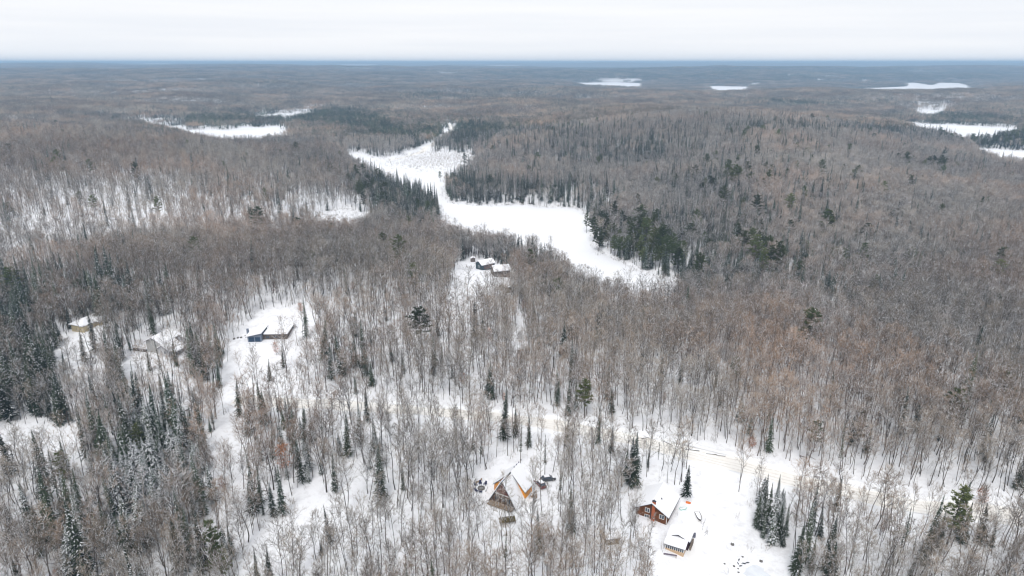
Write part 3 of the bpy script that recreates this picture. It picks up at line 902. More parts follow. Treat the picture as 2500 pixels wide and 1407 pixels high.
# nearest trees become things; the rest are a forest that nobody could count
inframe = (px > -5) & (px < 2505) & (py < 1500) & (py > 140)
LAND = [  # named neighbourhoods: centre column, row, phrase
 (100,1080,'by the small snowy clearing in the wood'),(120,1300,'in the mixed wood below the small clearing'),
 (370,1250,'in the snow-covered spruce thicket'),(560,1330,'around the bushy olive pine'),(740,1290,'round the open snowy bank west of the A-frame'),
 (760,1130,'between the rusty beech and the road'),(950,1300,'between the snowy bank and the A-frame'),
 (1100,1180,'beside the fire pit'),(1250,1330,'in front of the A-frame cabin'),(1400,1240,'between the A-frame cabin and the log house'),
 (1250,1080,'between the A-frame cabin and the road'),(1500,1370,'around the tan shed'),(1560,1140,'behind the log house'),
 (1790,1180,'at the mouth of the driveway'),(1880,1260,'in the dark clump beside the open yard'),(1960,1380,'along the far edge of the open yard'),
 (2120,1310,'below the road between the yard and the leaning pine'),(2400,1350,'below the road past the leaning pine'),(2300,1150,'above the road at the bend'),
 (1950,1080,'above the road across from the driveway'),(600,1180,'beside the narrow snowy lane'),
]
LX = np.array([(a, b) for a, b, _ in LAND], float)
def where(c, rw):
    return LAND[int(np.argmin(((LX[:, 0] - c) / 1.3) ** 2 + (LX[:, 1] - rw) ** 2))][2]
dist = np.hypot(P[:, 0], P[:, 1])
order = np.argsort(dist)
single = np.zeros(len(P), bool)
quota = {'tree': 290, 'spruce': 262, 'pine': 60, 'beech': 30}
LOOK = {
 0: ('bare_tree', 'tree', 'tree', 'tall narrow leafless tree'),
 1: ('bare_tree', 'tree', 'tree', 'broad leafless tree'),
 2: ('birch_tree', 'tree', 'birch', 'pale snow-streaked birch'),
 3: ('spruce_tree', 'spruce', 'spruce', 'dark snow-dusted spruce'),
 4: ('spruce_tree', 'spruce', 'spruce', 'snow-whitened spruce'),
 5: ('spruce_tree', 'spruce', 'spruce', 'thin bare-stemmed spruce'),
 6: ('pine_tree', 'pine', 'pine', 'olive green pine'),
 7: ('beech_tree', 'beech', 'beech tree', 'rusty-leaved young beech'),
}
for i in order:
    if not inframe[i]: continue
    nm, q, cat, look = LOOK[int(sp[i])]
    if quota[q] <= 0: continue
    if q in ('pine', 'beech') and dist[i] > 420: continue
    quota[q] -= 1
    single[i] = True
    wh = where(px[i], py[i])
    vs = KINDS[names[sp[i]]]
    place_tree(nm, vs[var[i] % len(vs)], (P[i, 0], P[i, 1], Z[i]), float(sc[i]), float(yaw[i]), look + ' ' + wh, cat, look + ' group ' + wh)
    if not any(v > 0 for v in quota.values()): break

# ------------------------------------------------------------------ the uncountable forest, as instances on points
def stuff_instances(name, templates, X, Y, Zv, scales, yaws, idx, label=None, tilt=.04, wids=None):
    c = bpy.data.collections.new(name + ' kinds')
    for t in templates:
        o = bpy.data.objects.new(name, t); c.objects.link(o)
    me = bpy.data.meshes.new(name)
    me.vertices.add(len(X)); me.vertices.foreach_set('co', np.stack([X, Y, Zv], 1).astype(np.float32).ravel())
    for an, ty, dat in (('siz', 'FLOAT', scales), ('yaw', 'FLOAT', yaws), ('pick', 'INT', idx),
        ('wid', 'FLOAT', RNG.uniform(*(wids or (.8, 1.3)), len(X))), ('tix', 'FLOAT', RNG.normal(0, tilt, len(X)) * (1 + 3 * (RNG.random(len(X)) < .06))), ('tiy', 'FLOAT', RNG.normal(0, tilt, len(X)))):
        a = me.attributes.new(an, ty, 'POINT'); a.data.foreach_set('value', np.asarray(dat, np.float32 if ty == 'FLOAT' else np.int32))
    o = link(name, me)
    g = bpy.data.node_groups.new(name, 'GeometryNodeTree')
    g.interface.new_socket('Geometry', in_out='INPUT', socket_type='NodeSocketGeometry')
    g.interface.new_socket('Geometry', in_out='OUTPUT', socket_type='NodeSocketGeometry')
    N = g.nodes
    gi = N.new('NodeGroupInput'); go = N.new('NodeGroupOutput')
    ci = N.new('GeometryNodeCollectionInfo'); ci.inputs['Collection'].default_value = c
    ci.inputs['Separate Children'].default_value = True; ci.inputs['Reset Children'].default_value = True
    ip = N.new('GeometryNodeInstanceOnPoints'); ip.inputs['Pick Instance'].default_value = True
    def attr(nm, ty):
        a = N.new('GeometryNodeInputNamedAttribute'); a.data_type = ty; a.inputs['Name'].default_value = nm
        return a.outputs[0]
    cx = N.new('ShaderNodeCombineXYZ'); cs = N.new('ShaderNodeCombineXYZ')
    L = g.links
    L.new(attr('yaw', 'FLOAT'), cx.inputs[2])
    s_ = attr('siz', 'FLOAT')
    L.new(s_, cs.inputs[2])
    wm_ = N.new('ShaderNodeMath'); wm_.operation = 'MULTIPLY'
    L.new(s_, wm_.inputs[0]); L.new(attr('wid', 'FLOAT'), wm_.inputs[1])
    for k in range(2): L.new(wm_.outputs[0], cs.inputs[k])
    L.new(attr('tix', 'FLOAT'), cx.inputs[0]); L.new(attr('tiy', 'FLOAT'), cx.inputs[1])
    L.new(gi.outputs[0], ip.inputs['Points']); L.new(ci.outputs[0], ip.inputs['Instance'])
    L.new(attr('pick', 'INT'), ip.inputs['Instance Index'])
    L.new(cx.outputs[0], ip.inputs['Rotation']); L.new(cs.outputs[0], ip.inputs['Scale'])
    L.new(ip.outputs[0], go.inputs[0])
    md = o.modifiers.new('scatter', 'NODES'); md.node_group = g
    tag(o, label, kind='stuff')
    return o

rest = ~single
def mass(name, ids, label):
    tpl, X, Y, Zz, S, W, I = [], [], [], [], [], [], []
    off = 0
    for i in ids:
        vs = [v[2] for v in KINDS[names[i]]]
        m = rest & (sp == i)
        tpl += vs
        X.append(P[m, 0]); Y.append(P[m, 1]); Zz.append(Z[m]); S.append(sc[m]); W.append(yaw[m]); I.append(off + var[m] % len(vs))
        off += len(vs)
    X, Y, Zz, S, W, I = map(np.concatenate, (X, Y, Zz, S, W, I))
    # collection children come back in name order, which is the order they were made in here
    return stuff_instances(name, tpl, X, Y, Zz, S, W, I, label, wids=(.95, 1.5) if name == 'bare_forest' else None)
mass('bare_forest', [0, 1, 2, 7], 'leafless hardwood forest covering the middle slopes')
mass('spruce_forest', [3, 4, 5], 'dark snow-dusted spruces standing through the middle slopes')
mass('pine_forest', [6], 'green pines standing through the middle slopes')

# brushy young growth in the clearings' edges and under the trees
Q = scatter(104, 520, 3.6, 55)
Q = Q[rng.random(len(Q)) < np.clip(.35 + .6 * vnoise(Q[:, 0] / 22, Q[:, 1] / 22, 61), 0, 1)]
okc = fits(Q[:, 0], Q[:, 1])
Q = Q[okc | (rng.random(len(Q)) < .05)]
Q = Q[(line_d(Q[:, 0], Q[:, 1], ROAD) > 6.5) & (line_d(Q[:, 0], Q[:, 1], DRIVE) > 4)]
lk = np.zeros(len(Q), bool)
for k_, P_ in LPOLY.items():
    if k_ != 'marsh': lk |= poly_sd(Q[:, 0], Q[:, 1], P_)[0]
Q = Q[~lk]
MR = scatter(700, 1080, 2.6, 56)   # leafless brush on the marsh at the head of the lake
qx, qy = project(MR[:, 0], MR[:, 1], np.full(len(MR), LAKE))
MR = MR[(rng.random(len(MR)) < blob(qx, qy, [(1070,392,85,22,.9),(1130,400,40,20,.6),(1000,400,60,10,.3)]))]
MW = scatter(520, 620, 3.0, 57)
MW = MW[poly_sd(MW[:, 0], MW[:, 1], LPOLY['marsh'])[0]]; MW = MW[rng.random(len(MW)) < .5]
RM = []
for k_ in ('main', 'marsh', 'east', 'southeast'):   # reeds and alders fringing the frozen shores
    S_ = smooth_poly(LPOLY[k_], 40)
    S_ = S_[np.random.default_rng(12).random(len(S_)) < .75]
    RM.append(S_ + np.random.default_rng(13).normal(size=S_.shape) * 2.2)
Q = np.concatenate([Q, MR, MW] + RM)
sap = [sapling(500 + i, 2.0 + i * .7) for i in range(3)]
dead = TM(); rq = np.random.default_rng(8)
for k_ in range(3):
    a_ = rq.uniform(0, 6.28); L_ = rq.uniform(2, 5)
    b_ = rq.normal(size=3) * 1.2; b_[2] = .05
    dead.tube([b_, b_ + (math.cos(a_) * L_, math.sin(a_) * L_, .35)], [.13, .05], 5, 0)
sap.append(dead)
sap = [q_.mesh('brush', MT_BARE) for q_ in sap]
stuff_instances('underbrush', sap, Q[:, 0], Q[:, 1], height(Q[:, 0], Q[:, 1]), rng.uniform(.5, 1.2, len(Q)), rng.uniform(0, 6.28, len(Q)), np.where(rng.random(len(Q)) < .04, 3, rng.integers(0, 3, len(Q))), 'leafless brush and saplings on the snow')

# far forest: patches of simpler trees
def lowtree(rng, con_, wid):
    t = TM()
    if con_ == 2:   # pine
        H = rng.uniform(17, 23)
        t.tri([(0, 0, 0)], [(0, 0, H)], .5, 0, rng=rng)
        n = 40
        c = rng.normal(size=(n, 3)) * np.array([1.7, 1.7, 3.4]) + (0, 0, H * .68)
        d = rng.normal(size=(n, 3)); d /= np.linalg.norm(d, axis=1, keepdims=True)
        t.tri(c, c + d * 1.8, 1.3, 3, rng=rng)
    elif con_:
        H = rng.uniform(9, 17)
        n = 22
        z = np.linspace(.12, .95, n) * H
        a = rng.uniform(0, 6.28, n); rr = 1.9 * (1 - z / H) ** .8 + .2
        b = np.stack([-np.cos(a) * rr, -np.sin(a) * rr, z], 1)
        t.tri(b, np.stack([np.cos(a) * rr, np.sin(a) * rr, z - .3], 1), 1.2 * (1.1 - z / H), np.where(rng.random(n) < .12, 2, 3), rng=rng)
        t.tri([(0, 0, H * .3)], [(0, 0, H)], 1.4, 3, rng=rng)
    else:
        H = rng.uniform(15, 21)
        t.tri([(0, 0, 0)], [(rng.normal(), rng.normal(), H)], .42, 0, rng=rng)
        n = int(34 / wid)
        a = rng.uniform(0, 6.28, n); f = rng.random(n)
        r_ = np.sqrt(rng.random(n)) * 2.9
        c = np.stack([np.cos(a) * r_ * .5, np.sin(a) * r_ * .5, H * (.5 + .32 * f)], 1)
        e = c + np.stack([np.cos(a) * r_ * .7, np.sin(a) * r_ * .7, rng.uniform(1.2, 3.2, n)], 1)
        t.tri(c, e, .17 * wid, np.where(rng.random(n) < .05, 2, 1), rng=rng)
    return t
def clump(seed, size, spc, share, wid):
    rng = np.random.default_rng(seed)
    t = TM()
    kk = np.arange(-size / 2, size / 2, spc)
    for x in kk:
        for y in kk:
            X = x + rng.uniform(-.5, .5) * spc; Y = y + rng.uniform(-.5, .5) * spc
            u = rng.random()
            c_ = 2 if u < share * .12 else (1 if u < share else 0)
            t.join(lowtree(rng, c_, wid), (X, Y, rng.uniform(-1, .5) - .3))
    return t
MT_FAR = [M['bark'], M['twig'], M['snow'], M['spruce']]
near_cl = [clump(600 + i, 20, 4.8, s, 1.0).mesh('far_trees', MT_FAR) for i, s in enumerate((0.01, 0.02, 0.05, .25, .6, .9))]
far_cl = [clump(620 + i, 46, 5.6, s, 1.9).mesh('far_trees', MT_FAR) for i, s in enumerate((0.01, 0.03, 0.08, .3, .6, .9))]
def far(y0, y1, cell, seed, base):
    Pf = scatter(y0, y1, cell, seed, 0.02)
    Pf = Pf[fits(Pf[:, 0], Pf[:, 1])]
    Zf = height(Pf[:, 0], Pf[:, 1])
    fx, fy = project(Pf[:, 0], Pf[:, 1], Zf)
    rg = np.random.default_rng(seed + 1)
    pn = vnoise(Pf[:, 0] / 160, Pf[:, 1] / 260, 41) * .6 + vnoise(Pf[:, 0] / 60, Pf[:, 1] / 80, 42) * .4
    cn = np.clip(blob(fx, fy, CONIFER) * 1.2 + .12 * (pn > .35) + .3 * (pn > .55), 0, 1)
    blue = np.clip(blob(fx, fy, [(1900, 184, 800, 20, 1.8), (1500, 185, 200, 10, .5)]), 0, 1) * np.clip(.85 + .6 * pn, 0, 1)
    cn = np.maximum(cn, blue * .9)
    ix = np.clip((cn * 4.2 + rg.normal(size=len(cn)) * .55 + .8), 0, 5).astype(int)
    op = vnoise(Pf[:, 0] / 90, Pf[:, 1] / 140, 43)
    kp = rg.random(len(Pf)) < np.where((op > .86) & (Pf[:, 1] > 2500), .3, 1.0)
    return Pf[kp], Zf[kp], ix[kp] + base
a1 = far(FAR0, 3000, 17.0, 71, 0)
a2 = far(3000, 9600, 40.0, 73, 6)
# distant farm fields and village openings among the far hills
VILL = [(1500,197,40,5),(1545,196,25,4),(1480,193,15,3),(1845,206,12,3),(1810,198,10,3),(2110,196,10,3),(2135,203,14,3),(1070,177,40,2),(1100,180,20,2),(850,168,60,2),(1330,186,30,3)]
def thin_out(a):
    Pf, Zf, ix = a
    fx, fy = project(Pf[:, 0], Pf[:, 1], Zf)
    s = blob(fx, fy, [(c, r_, w_, h_, 1.3) for c, r_, w_, h_ in VILL])
    k = np.random.default_rng(3).random(len(Pf)) > s * .8
    return Pf[k], Zf[k], ix[k]
a2 = thin_out(a2)
PF = np.concatenate([a1[0], a2[0]]); ZF = np.concatenate([a1[1], a2[1]]); IF = np.concatenate([a1[2], a2[2]])
print('far clumps', len(a1[0]), len(a2[0]))
rg = np.random.default_rng(9)
stuff_instances('distant_forest', near_cl + far_cl, PF[:, 0], PF[:, 1], ZF, rg.uniform(.72, .95, len(PF)), rg.integers(0, 4, len(PF)) * 1.5708 + rg.uniform(-.3, .3, len(PF)), IF, 'endless grey-brown forest over the far hills', tilt=0.0, wids=(1.0, 1.1))

#@@BUILD@@
# ------------------------------------------------------------------ buildings and yard things
M['glass'] = mat('window_glass', (0.05, 0.07, 0.10), rough=0.12, spec=0.6)
M['trim'] = mat('white_trim', (0.75, 0.74, 0.72), rough=0.6)
M['fascia'] = mat('dark_fascia', (0.05, 0.045, 0.06), rough=0.6)
M['oldwood'] = mat('weathered_boards', (0.15, 0.085, 0.055), noise=.5, scale=1.6, col2=(0.075, 0.055, 0.045))
M['logs'] = mat('stained_log_wall', (0.20, 0.075, 0.03), noise=.5, scale=1.3, col2=(0.10, 0.045, 0.022))
M['orange'] = mat('orange_cedar_boards', (0.80, 0.34, 0.045), noise=.2, scale=1.0, col2=(0.68, 0.27, 0.04))
M['brick'] = mat('chimney_brick', (0.42, 0.12, 0.05), noise=.3, scale=3, col2=(0.33, 0.09, 0.04))
M['tan'] = mat('tan_siding', (0.56, 0.47, 0.30), noise=.15, scale=2, rough=.7)
M['grey'] = mat('grey_siding', (0.42, 0.42, 0.41), noise=.12, scale=2, rough=.7)
M['bluegrey'] = mat('blue_grey_siding', (0.22, 0.26, 0.33), noise=.1, scale=2, rough=.6)
M['darkside'] = mat('grey_brown_boards', (0.17, 0.145, 0.13), noise=.4, scale=2.5)
M['slate'] = mat('dark_slate_siding', (0.07, 0.10, 0.115), noise=.2, scale=2)
M['shedwall'] = mat('faded_plywood', (0.30, 0.24, 0.17), noise=.3, scale=2)
M['deck'] = mat('deck_timber', (0.36, 0.27, 0.19), noise=.3, scale=3)
M['stone'] = mat('field_stone', (0.22, 0.21, 0.20), noise=.4, scale=4)
M['navy'] = mat('dark_plastic', (0.03, 0.035, 0.09), rough=.5)
M['rubber'] = mat('tyre_rubber', (0.02, 0.02, 0.02))

class MB:
    def __init__(s): s.V = []; s.F = []
    def poly(s, pts, off):
        """solid between an outline and the same outline moved by off"""
        n = len(pts); b = len(s.V); off = np.asarray(off, float)
        A = [np.asarray(p, float) for p in pts]
        s.V += [tuple(p) for p in A] + [tuple(p + off) for p in A]
        s.F.append([b + i for i in range(n)][::-1]); s.F.append([b + n + i for i in range(n)])
        for i in range(n):
            j = (i + 1) % n
            s.F.append([b + i, b + j, b + n + j, b + n + i])
        return s
    def box(s, x0, x1, y0, y1, z0, z1):
        return s.poly([(x0, y0, z0), (x1, y0, z0), (x1, y1, z0), (x0, y1, z0)], (0, 0, z1 - z0))
    def cyl(s, c, r, h, n=10, axis=2, r2=None):
        r2 = r if r2 is None else r2
        b = len(s.V)
        for k, (rr, hh) in enumerate(((r, 0), (r2, h))):
            for i in range(n):
                a = i * 2 * math.pi / n
                v = [math.cos(a) * rr, math.sin(a) * rr]
                p = list(c)
                o = [0, 1, 2]; o.remove(axis)
                p[o[0]] += v[0]; p[o[1]] += v[1]; p[axis] += hh
                s.V.append(tuple(p))
        s.F.append([b + i for i in range(n)][::-1]); s.F.append([b + n + i for i in range(n)])
        for i in range(n):
            j = (i + 1) % n
            s.F.append([b + i, b + j, b + n + j, b + n + i])
        return s
    def build(s, name, m, parent=None, loc=None, bevel=0.0):
        import bmesh
        me = bpy.data.meshes.new(name)
        me.from_pydata(s.V, [], s.F)
        bm = bmesh.new(); bm.from_mesh(me)
        bmesh.ops.recalc_face_normals(bm, faces=bm.faces)
        if bevel:
            bmesh.ops.bevel(bm, geom=list(bm.edges), offset=bevel, segments=2, affect='EDGES')
        bm.to_mesh(me); bm.free()
        me.materials.append(m)
        return link(name, me, parent, loc)

def roofpair(par, W, y0, y1, zw, zr, over=0.45, snow=0.38, x0=0.0, name='roof', snowm=None):
    """gable roof with ridge along y, a dark board edge and a snow layer"""
    rf = MB(); sn = MB()
    sl_ = (zr - zw) / (W / 2)
    for sgn in (-1, 1):
        xe = sgn * (W / 2 + over); ze = zw - over * sl_
        rf.poly([(x0, y0 - over, zr + .02), (x0 + xe, y0 - over, ze + .02), (x0 + xe, y1 + over, ze + .02), (x0, y1 + over, zr + .02)], (0, 0, .16))
        sn.poly([(x0, y0 - over + .06, zr + .19), (x0 + xe - sgn * .05, y0 - over + .06, ze + .19), (x0 + xe - sgn * .05, y1 + over - .06, ze + .19), (x0, y1 + over - .06, zr + .19)], (0, 0, snow))
    r_ = rf.build(name, M['fascia'], par)
    sn.build('roof_snow', snowm or M['roofsnow'], r_)
    return r_

def gablewall(par, W, y0, y1, zw, zr, m, x0=0.0, name='wall'):
    return MB().poly([(x0 - W/2, y0, -2.5), (x0 + W/2, y0, -2.5), (x0 + W/2, y0, zw), (x0, y0, zr), (x0 - W/2, y0, zw)], (0, y1 - y0, 0)).build(name, m, par)

def window(par, x, y, z, w, h, face='front', name='window', fm=None):
    """framed window standing 4 cm proud of the wall"""
    f = MB(); p = MB(); t = .12
    if face == 'front':
        f.box(x - w/2 - t, x + w/2 + t, y - .05, y - .002, z - t, z); f.box(x - w/2 - t, x + w/2 + t, y - .05, y - .002, z + h, z + h + t)
        f.box(x - w/2 - t, x - w/2, y - .05, y - .002, z, z + h); f.box(x + w/2, x + w/2 + t, y - .05, y - .002, z, z + h)
        f.box(x - .05, x + .05, y - .05, y - .002, z, z + h)
        p.box(x - w/2, x - .05, y - .025, y - .004, z, z + h); p.box(x + .05, x + w/2, y - .025, y - .004, z, z + h)
    else:   # on the right-hand side wall, x is the wall plane and y the centre
        f.box(x + .002, x + .05, y - w/2 - t, y + w/2 + t, z - t, z); f.box(x + .002, x + .05, y - w/2 - t, y + w/2 + t, z + h, z + h + t)
        f.box(x + .002, x + .05, y - w/2 - t, y - w/2, z, z + h); f.box(x + .002, x + .05, y + w/2, y + w/2 + t, z, z + h)
        p.box(x + .004, x + .025, y - w/2, y + w/2, z, z + h)
    o = f.build(name, fm or M['trim'], par)
    p.build('pane', M['glass'], o)
    return o

def site(c, rw, yaw_, name, label, cat, dz=0.0):
    g = ground(c, rw)
    e = empty(name, (g[0], g[1], g[2] + dz), math.radians(yaw_))
    return tag(e, label, cat)

# --- A-frame cabin
e = site(1225, 1236, -29, 'a_frame_cabin', 'steep A-frame cabin with dark boarded front gable and orange side dormers', 'cabin', .2)
W, H, L = 8.4, 7.5, 10.2
MB().poly([(-W/2, .5, -1.5), (W/2, .5, -1.5), (W/2, .5, 0), (0, .5, H), (-W/2, .5, 0)], (0, L - .5, 0)).build('wall', M['oldwood'], e)
for sgn, nm in ((-1, 'roof'), (1, 'roof')):
    q = [(0, 0, H + .05), (sgn * (W/2 + .25), 0, -.4), (sgn * (W/2 + .25), L, -.4), (0, L, H + .05)]
    r_ = MB().poly(q, (sgn * .14, 0, .09)).build('roof', M['fascia'], e)
    q2 = [(sgn * .16, .08, H + .12), (sgn * (W/2 + .40), .08, -.3), (sgn * (W/2 + .40), L - .1, -.3), (sgn * .16, L - .1, H + .12)]
    MB().poly(q2, (sgn * .2, 0, .14)).build('roof_snow', M['roofsnow'], r_)
for sgn, t0, ze in ((-1, 3.6, 3.3), (1, 5.4, 2.4)):
    xo = sgn * (W/2 + .35); xs = sgn * .5
    zs = H * (1 - .5 / (W/2))
    d = MB().poly([(xs, t0, zs - .1), (xo, t0, -.8), (xo, t0, ze)], (0, L - .6 - t0, 0)).build('dormer', M['orange'], e)
    top = [(sgn * .05, t0 - .45, H + .28), (sgn * (W/2 + .6), t0 - .45, ze + .02), (sgn * (W/2 + .6), L + .2, ze + .02), (sgn * .05, L + .2, H + .28)]
    rr = MB().poly(top, (0, 0, .16)).build('dormer_roof', M['fascia'], d)
    MB().poly([(a, b + (.05 if b < 9 else -.05), c_ + .17) for a, b, c_ in top], (0, 0, .34)).build('roof_snow', M['roofsnow'], rr)
g_ = MB().box(-2.55, 2.55, .28, .47, 3.1, 3.35)
g_.build('balcony_beam', M['trim'], e)
MB().box(-3.9, 3.9, -1.6, .45, .15, .35).build('deck', M['deck'], e)
rl = MB()
for k in range(9): rl.box(-3.9 + k * .96, -3.82 + k * .96, -1.58, -1.5, .36, 1.2)
rl.box(-3.9, 3.86, -1.6, -1.48, 1.21, 1.29).build('railing', M['deck'], e)
MB().poly([(-2.3, .32, 3.4), (2.3, .32, 3.4), (0, .32, 7.0)], (0, .14, 0)).build('gable_glazing', mat('reddish_gable_boards', (0.20, 0.07, 0.05), noise=.6, scale=1.2, col2=(.08, .055, .05)), e)
for x in (-1.9, 0.2, 1.9): window(e, x, .5, .9, 1.1, 1.5, fm=M['deck'])
st = MB()
for k in range(4): st.box(5.3 + k * .42, 5.66 + k * .42, 7.6, 8.4, -.4 + 0, .1 + .3 * k)
st.box(5.2, 6.6, 7.4, 7.5, 1.2, 1.35); st.box(6.5, 6.6, 7.51, 8.6, 1.2, 2.2)
for k in range(3): st.box(5.3 + k * .5, 5.38 + k * .5, 7.30, 7.39, .1, 2.1)
st.build('stairs', M['deck'], e)
v = MB()
for k in range(4): v.cyl((.0, 7.2 + k * 1.4, H + .75), .12, .35, 8)
v.build('ridge_vent', M['navy'], e)

# --- brown log house
e = site(1590, 1268, -29, 'log_house', 'brown log house with brick chimney and two white-framed windows on its gable', 'house', .1)
W, L = 8.7, 9.6
gablewall(e, W, 0, L, 2.6, 5.2, M['logs'])
r_ = roofpair(e, W, 0, L, 2.6, 5.2, over=.75, snow=.45)
MB().cyl((1.6, 3.4, 4.2), .16, 1.1, 8).build('vent_pipe', M['fascia'], e)
ch = MB().box(.1, 1.0, -.55, -.01, -1.5, 6.1).build('chimney', M['brick'], e)
MB().box(.02, 1.08, -.62, .05, 6.11, 6.25).cyl((.55, -.28, 6.26), .14, .35, 8).build('chimney_cap', M['fascia'], ch)
window(e, -1.3, 0, 1.9, 1.1, 1.15); window(e, 2.9, 0, 1.1, 1.2, 1.15); window(e, -1.3, 0, .1, 1.2, .8)
MB().box(4.2, 4.36, -.16, .0, -1.5, 2.5).build('corner_post', M['trim'], e)
MB().box(-.35, -.2, -.14, -.01, -1.5, 5.0).build('corner_post', M['fascia'], e)
window(e, W/2, 2.4, .9, 1.2, 1.2, 'side'); window(e, W/2, 6.2, .9, 1.6, 1.2, 'side')

# --- cottage with glazed porch
e = site(1645, 1350, -27, 'porch_cottage', 'small dark cottage with a snow-roofed glazed porch and orange timber base', 'cottage', .3)
gablewall(e, 5.4, 3.0, 6.8, 2.3, 3.4, mat('dark_purple_brown_boards', (0.05, 0.03, 0.04)), x0=.3)
roofpair(e, 5.4, 3.0, 6.8, 2.3, 3.4, over=.5, snow=.4, x0=.3)
MB().box(-2.3, 2.5, .0, 2.98, -1.0, .5).build('porch_base', mat('pale_orange_timber', (0.62, 0.45, 0.30), noise=.2, scale=3), e)
MB().box(-2.2, 2.4, .1, 2.97, .5, 1.75).build('porch_glazing', M['glass'], e)
pf = MB()
for k in range(10): pf.box(-2.3 + k * .53, -2.3 + k * .53 + .14, .0, .12, .51, 1.74)
pf.box(2.4, 2.52, .13, 2.9, .51, 1.74)
pf.build('porch_frame', M['trim'], e)
q = [(-2.7, -.35, 1.76), (2.95, -.35, 1.76), (2.95, 2.99, 2.5), (-2.7, 2.99, 2.5)]
pr = MB().poly(q, (0, 0, .1)).build('porch_roof', M['fascia'], e)
MB().poly([(a, b, c_ + .11) for a, b, c_ in q], (0, 0, .34)).build('roof_snow', M['roofsnow'], pr)
MB().box(.25, .42, 2.94, 2.99, 2.7, 3.1).build('gable_post', M['trim'], e)
MB().box(3.3, 3.7, 3.3, 6.6, -.6, .8).build('wood_stack', mat('stacked_firewood', (0.28, 0.23, 0.19), noise=.6, scale=5), e)
t = site(1694, 1311, 0, 'oil_tank', 'grey upright tank at the far end of the porch cottage wall', 'tank')
MB().cyl((0, 0, 0), .5, 1.7, 12, r2=.46).build('tank_body', mat('grey_tank_paint', (.16, .17, .22), rough=.5), t)
MB().cyl((0, 0, 1.71), .5, .2, 12, r2=.3).build('tank_snow', M['roofsnow'], t)
MB().cyl((-.1, -.62, .9), .09, .1, 8).build('valve', M['fascia'], t)
t = site(1636, 1358, -14, 'plank_bench', 'long low snow-topped plank bench in front of the glazed porch', 'bench')
MB().box(-1.7, 1.7, -.2, .2, .45, .55).build('seat', mat('purple_grey_plank', (.16, .13, .17)), t)
MB().box(-1.6, -1.45, -.15, .15, -.3, .44).build('leg', M['deck'], t); MB().box(1.45, 1.6, -.15, .15, -.3, .44).build('leg', M['deck'], t)

# --- tan shed
e = site(1496, 1330, 12, 'garden_shed', 'small tan plywood shed with snowy roof and one little window', 'shed', .1)
MB().poly([(-1.8, 0, -1), (-1.8, 2.8, -1), (-1.8, 2.8, 2.3), (-1.8, 1.4, 3.1), (-1.8, 0, 2.0)], (3.6, 0, 0)).build('wall', M['shedwall'], e)
q = [(-2.1, -.4, 1.85), (2.1, -.4, 1.85), (2.1, 1.4, 3.12), (-2.1, 1.4, 3.12)]
q3 = [(-2.1, 1.4, 3.12), (2.1, 1.4, 3.12), (2.1, 3.2, 2.05), (-2.1, 3.2, 2.05)]
r_ = MB().poly(q, (0, 0, .1)).poly(q3, (0, 0, .1)).build('roof', M['fascia'], e)
MB().poly([(a, b, c_ + .11) for a, b, c_ in q], (0, 0, .3)).poly([(a, b, c_ + .11) for a, b, c_ in q3], (0, 0, .3)).build('roof_snow', M['roofsnow'], r_)
window(e, .1, 0, 1.0, .7, .6)
# --- olive lean-to in front of the A-frame
e = site(1241, 1284, 14, 'lean_to_shelter', 'low olive-brown board lean-to in front of the A-frame cabin', 'shelter')
q = [(-2.2, .3, .8), (2.2, .3, .8), (2.2, 1.8, 1.5), (-2.2, 1.8, 1.5)]
MB().poly(q, (0, 0, .12)).build('roof', mat('mossy_boards', (.13, .10, .04), noise=.4, scale=2), e)
for x, y, z in ((-2.1, .35, .8), (2.0, .35, .8), (-2.1, 1.65, 1.4), (2.0, 1.65, 1.4)): MB().box(x, x + .12, y, y + .12, -1.2, z).build('post', M['deck'], e)

# --- tan house on the left
e = site(191, 811, -20, 'tan_house', 'long tan-sided house with white hipped roof beside dark spruces', 'house', .3)
W, L = 7.5, 19.0
gablewall(e, W, 0, L, 2.9, 3.0, M['tan'])
z0, z1 = 2.9, 5.0
o_ = .6
hv_, hs_ = [(-W/2-o_, -o_, z0), (W/2+o_, -o_, z0), (W/2+o_, L+o_, z0), (-W/2-o_, L+o_, z0), (0, 4.0, z1), (0, L-1.5, z1)], [[0,1,4],[1,2,5,4],[2,3,5],[3,0,4,5],[3,2,1,0]]
def raw(name, V_, F_, m, par):
    me = bpy.data.meshes.new(name); me.from_pydata(V_, [], F_); me.materials.append(m); return link(name, me, par)
r_ = raw('roof', hv_, hs_, M['fascia'], e)
raw('roof_snow', [(a * .985, b, c_ + .05) for a, b, c_ in hv_[:4]] + [(a * .985, b, c_ + .38) for a, b, c_ in hv_], [[0,1,5,4],[1,2,6,5],[2,3,7,6],[3,0,4,7],[4,5,8],[5,6,9,8],[6,7,9],[7,4,8,9]], M['roofsnow'], r_)
MB().poly([(W/2 + .01, 7.0, -2.5), (W/2 + .01, 14.0, -2.5), (W/2 + .01, 14.0, 2.9), (W/2 + .01, 10.5, 4.7), (W/2 + .01, 7.0, 2.9)], (2.2, 0, 0)).build('gable_wing', M['tan'], e)
rw_ = MB().poly([(0.3, 10.5, 4.85), (0.3, 6.3, 2.75), (W/2 + 2.7, 6.3, 2.75), (W/2 + 2.7, 10.5, 4.85)], (0, 0, .14)).poly([(0.3, 10.5, 4.85), (0.3, 14.7, 2.75), (W/2 + 2.7, 14.7, 2.75), (W/2 + 2.7, 10.5, 4.85)], (0, 0, .14)).build('wing_roof', M['fascia'], e)
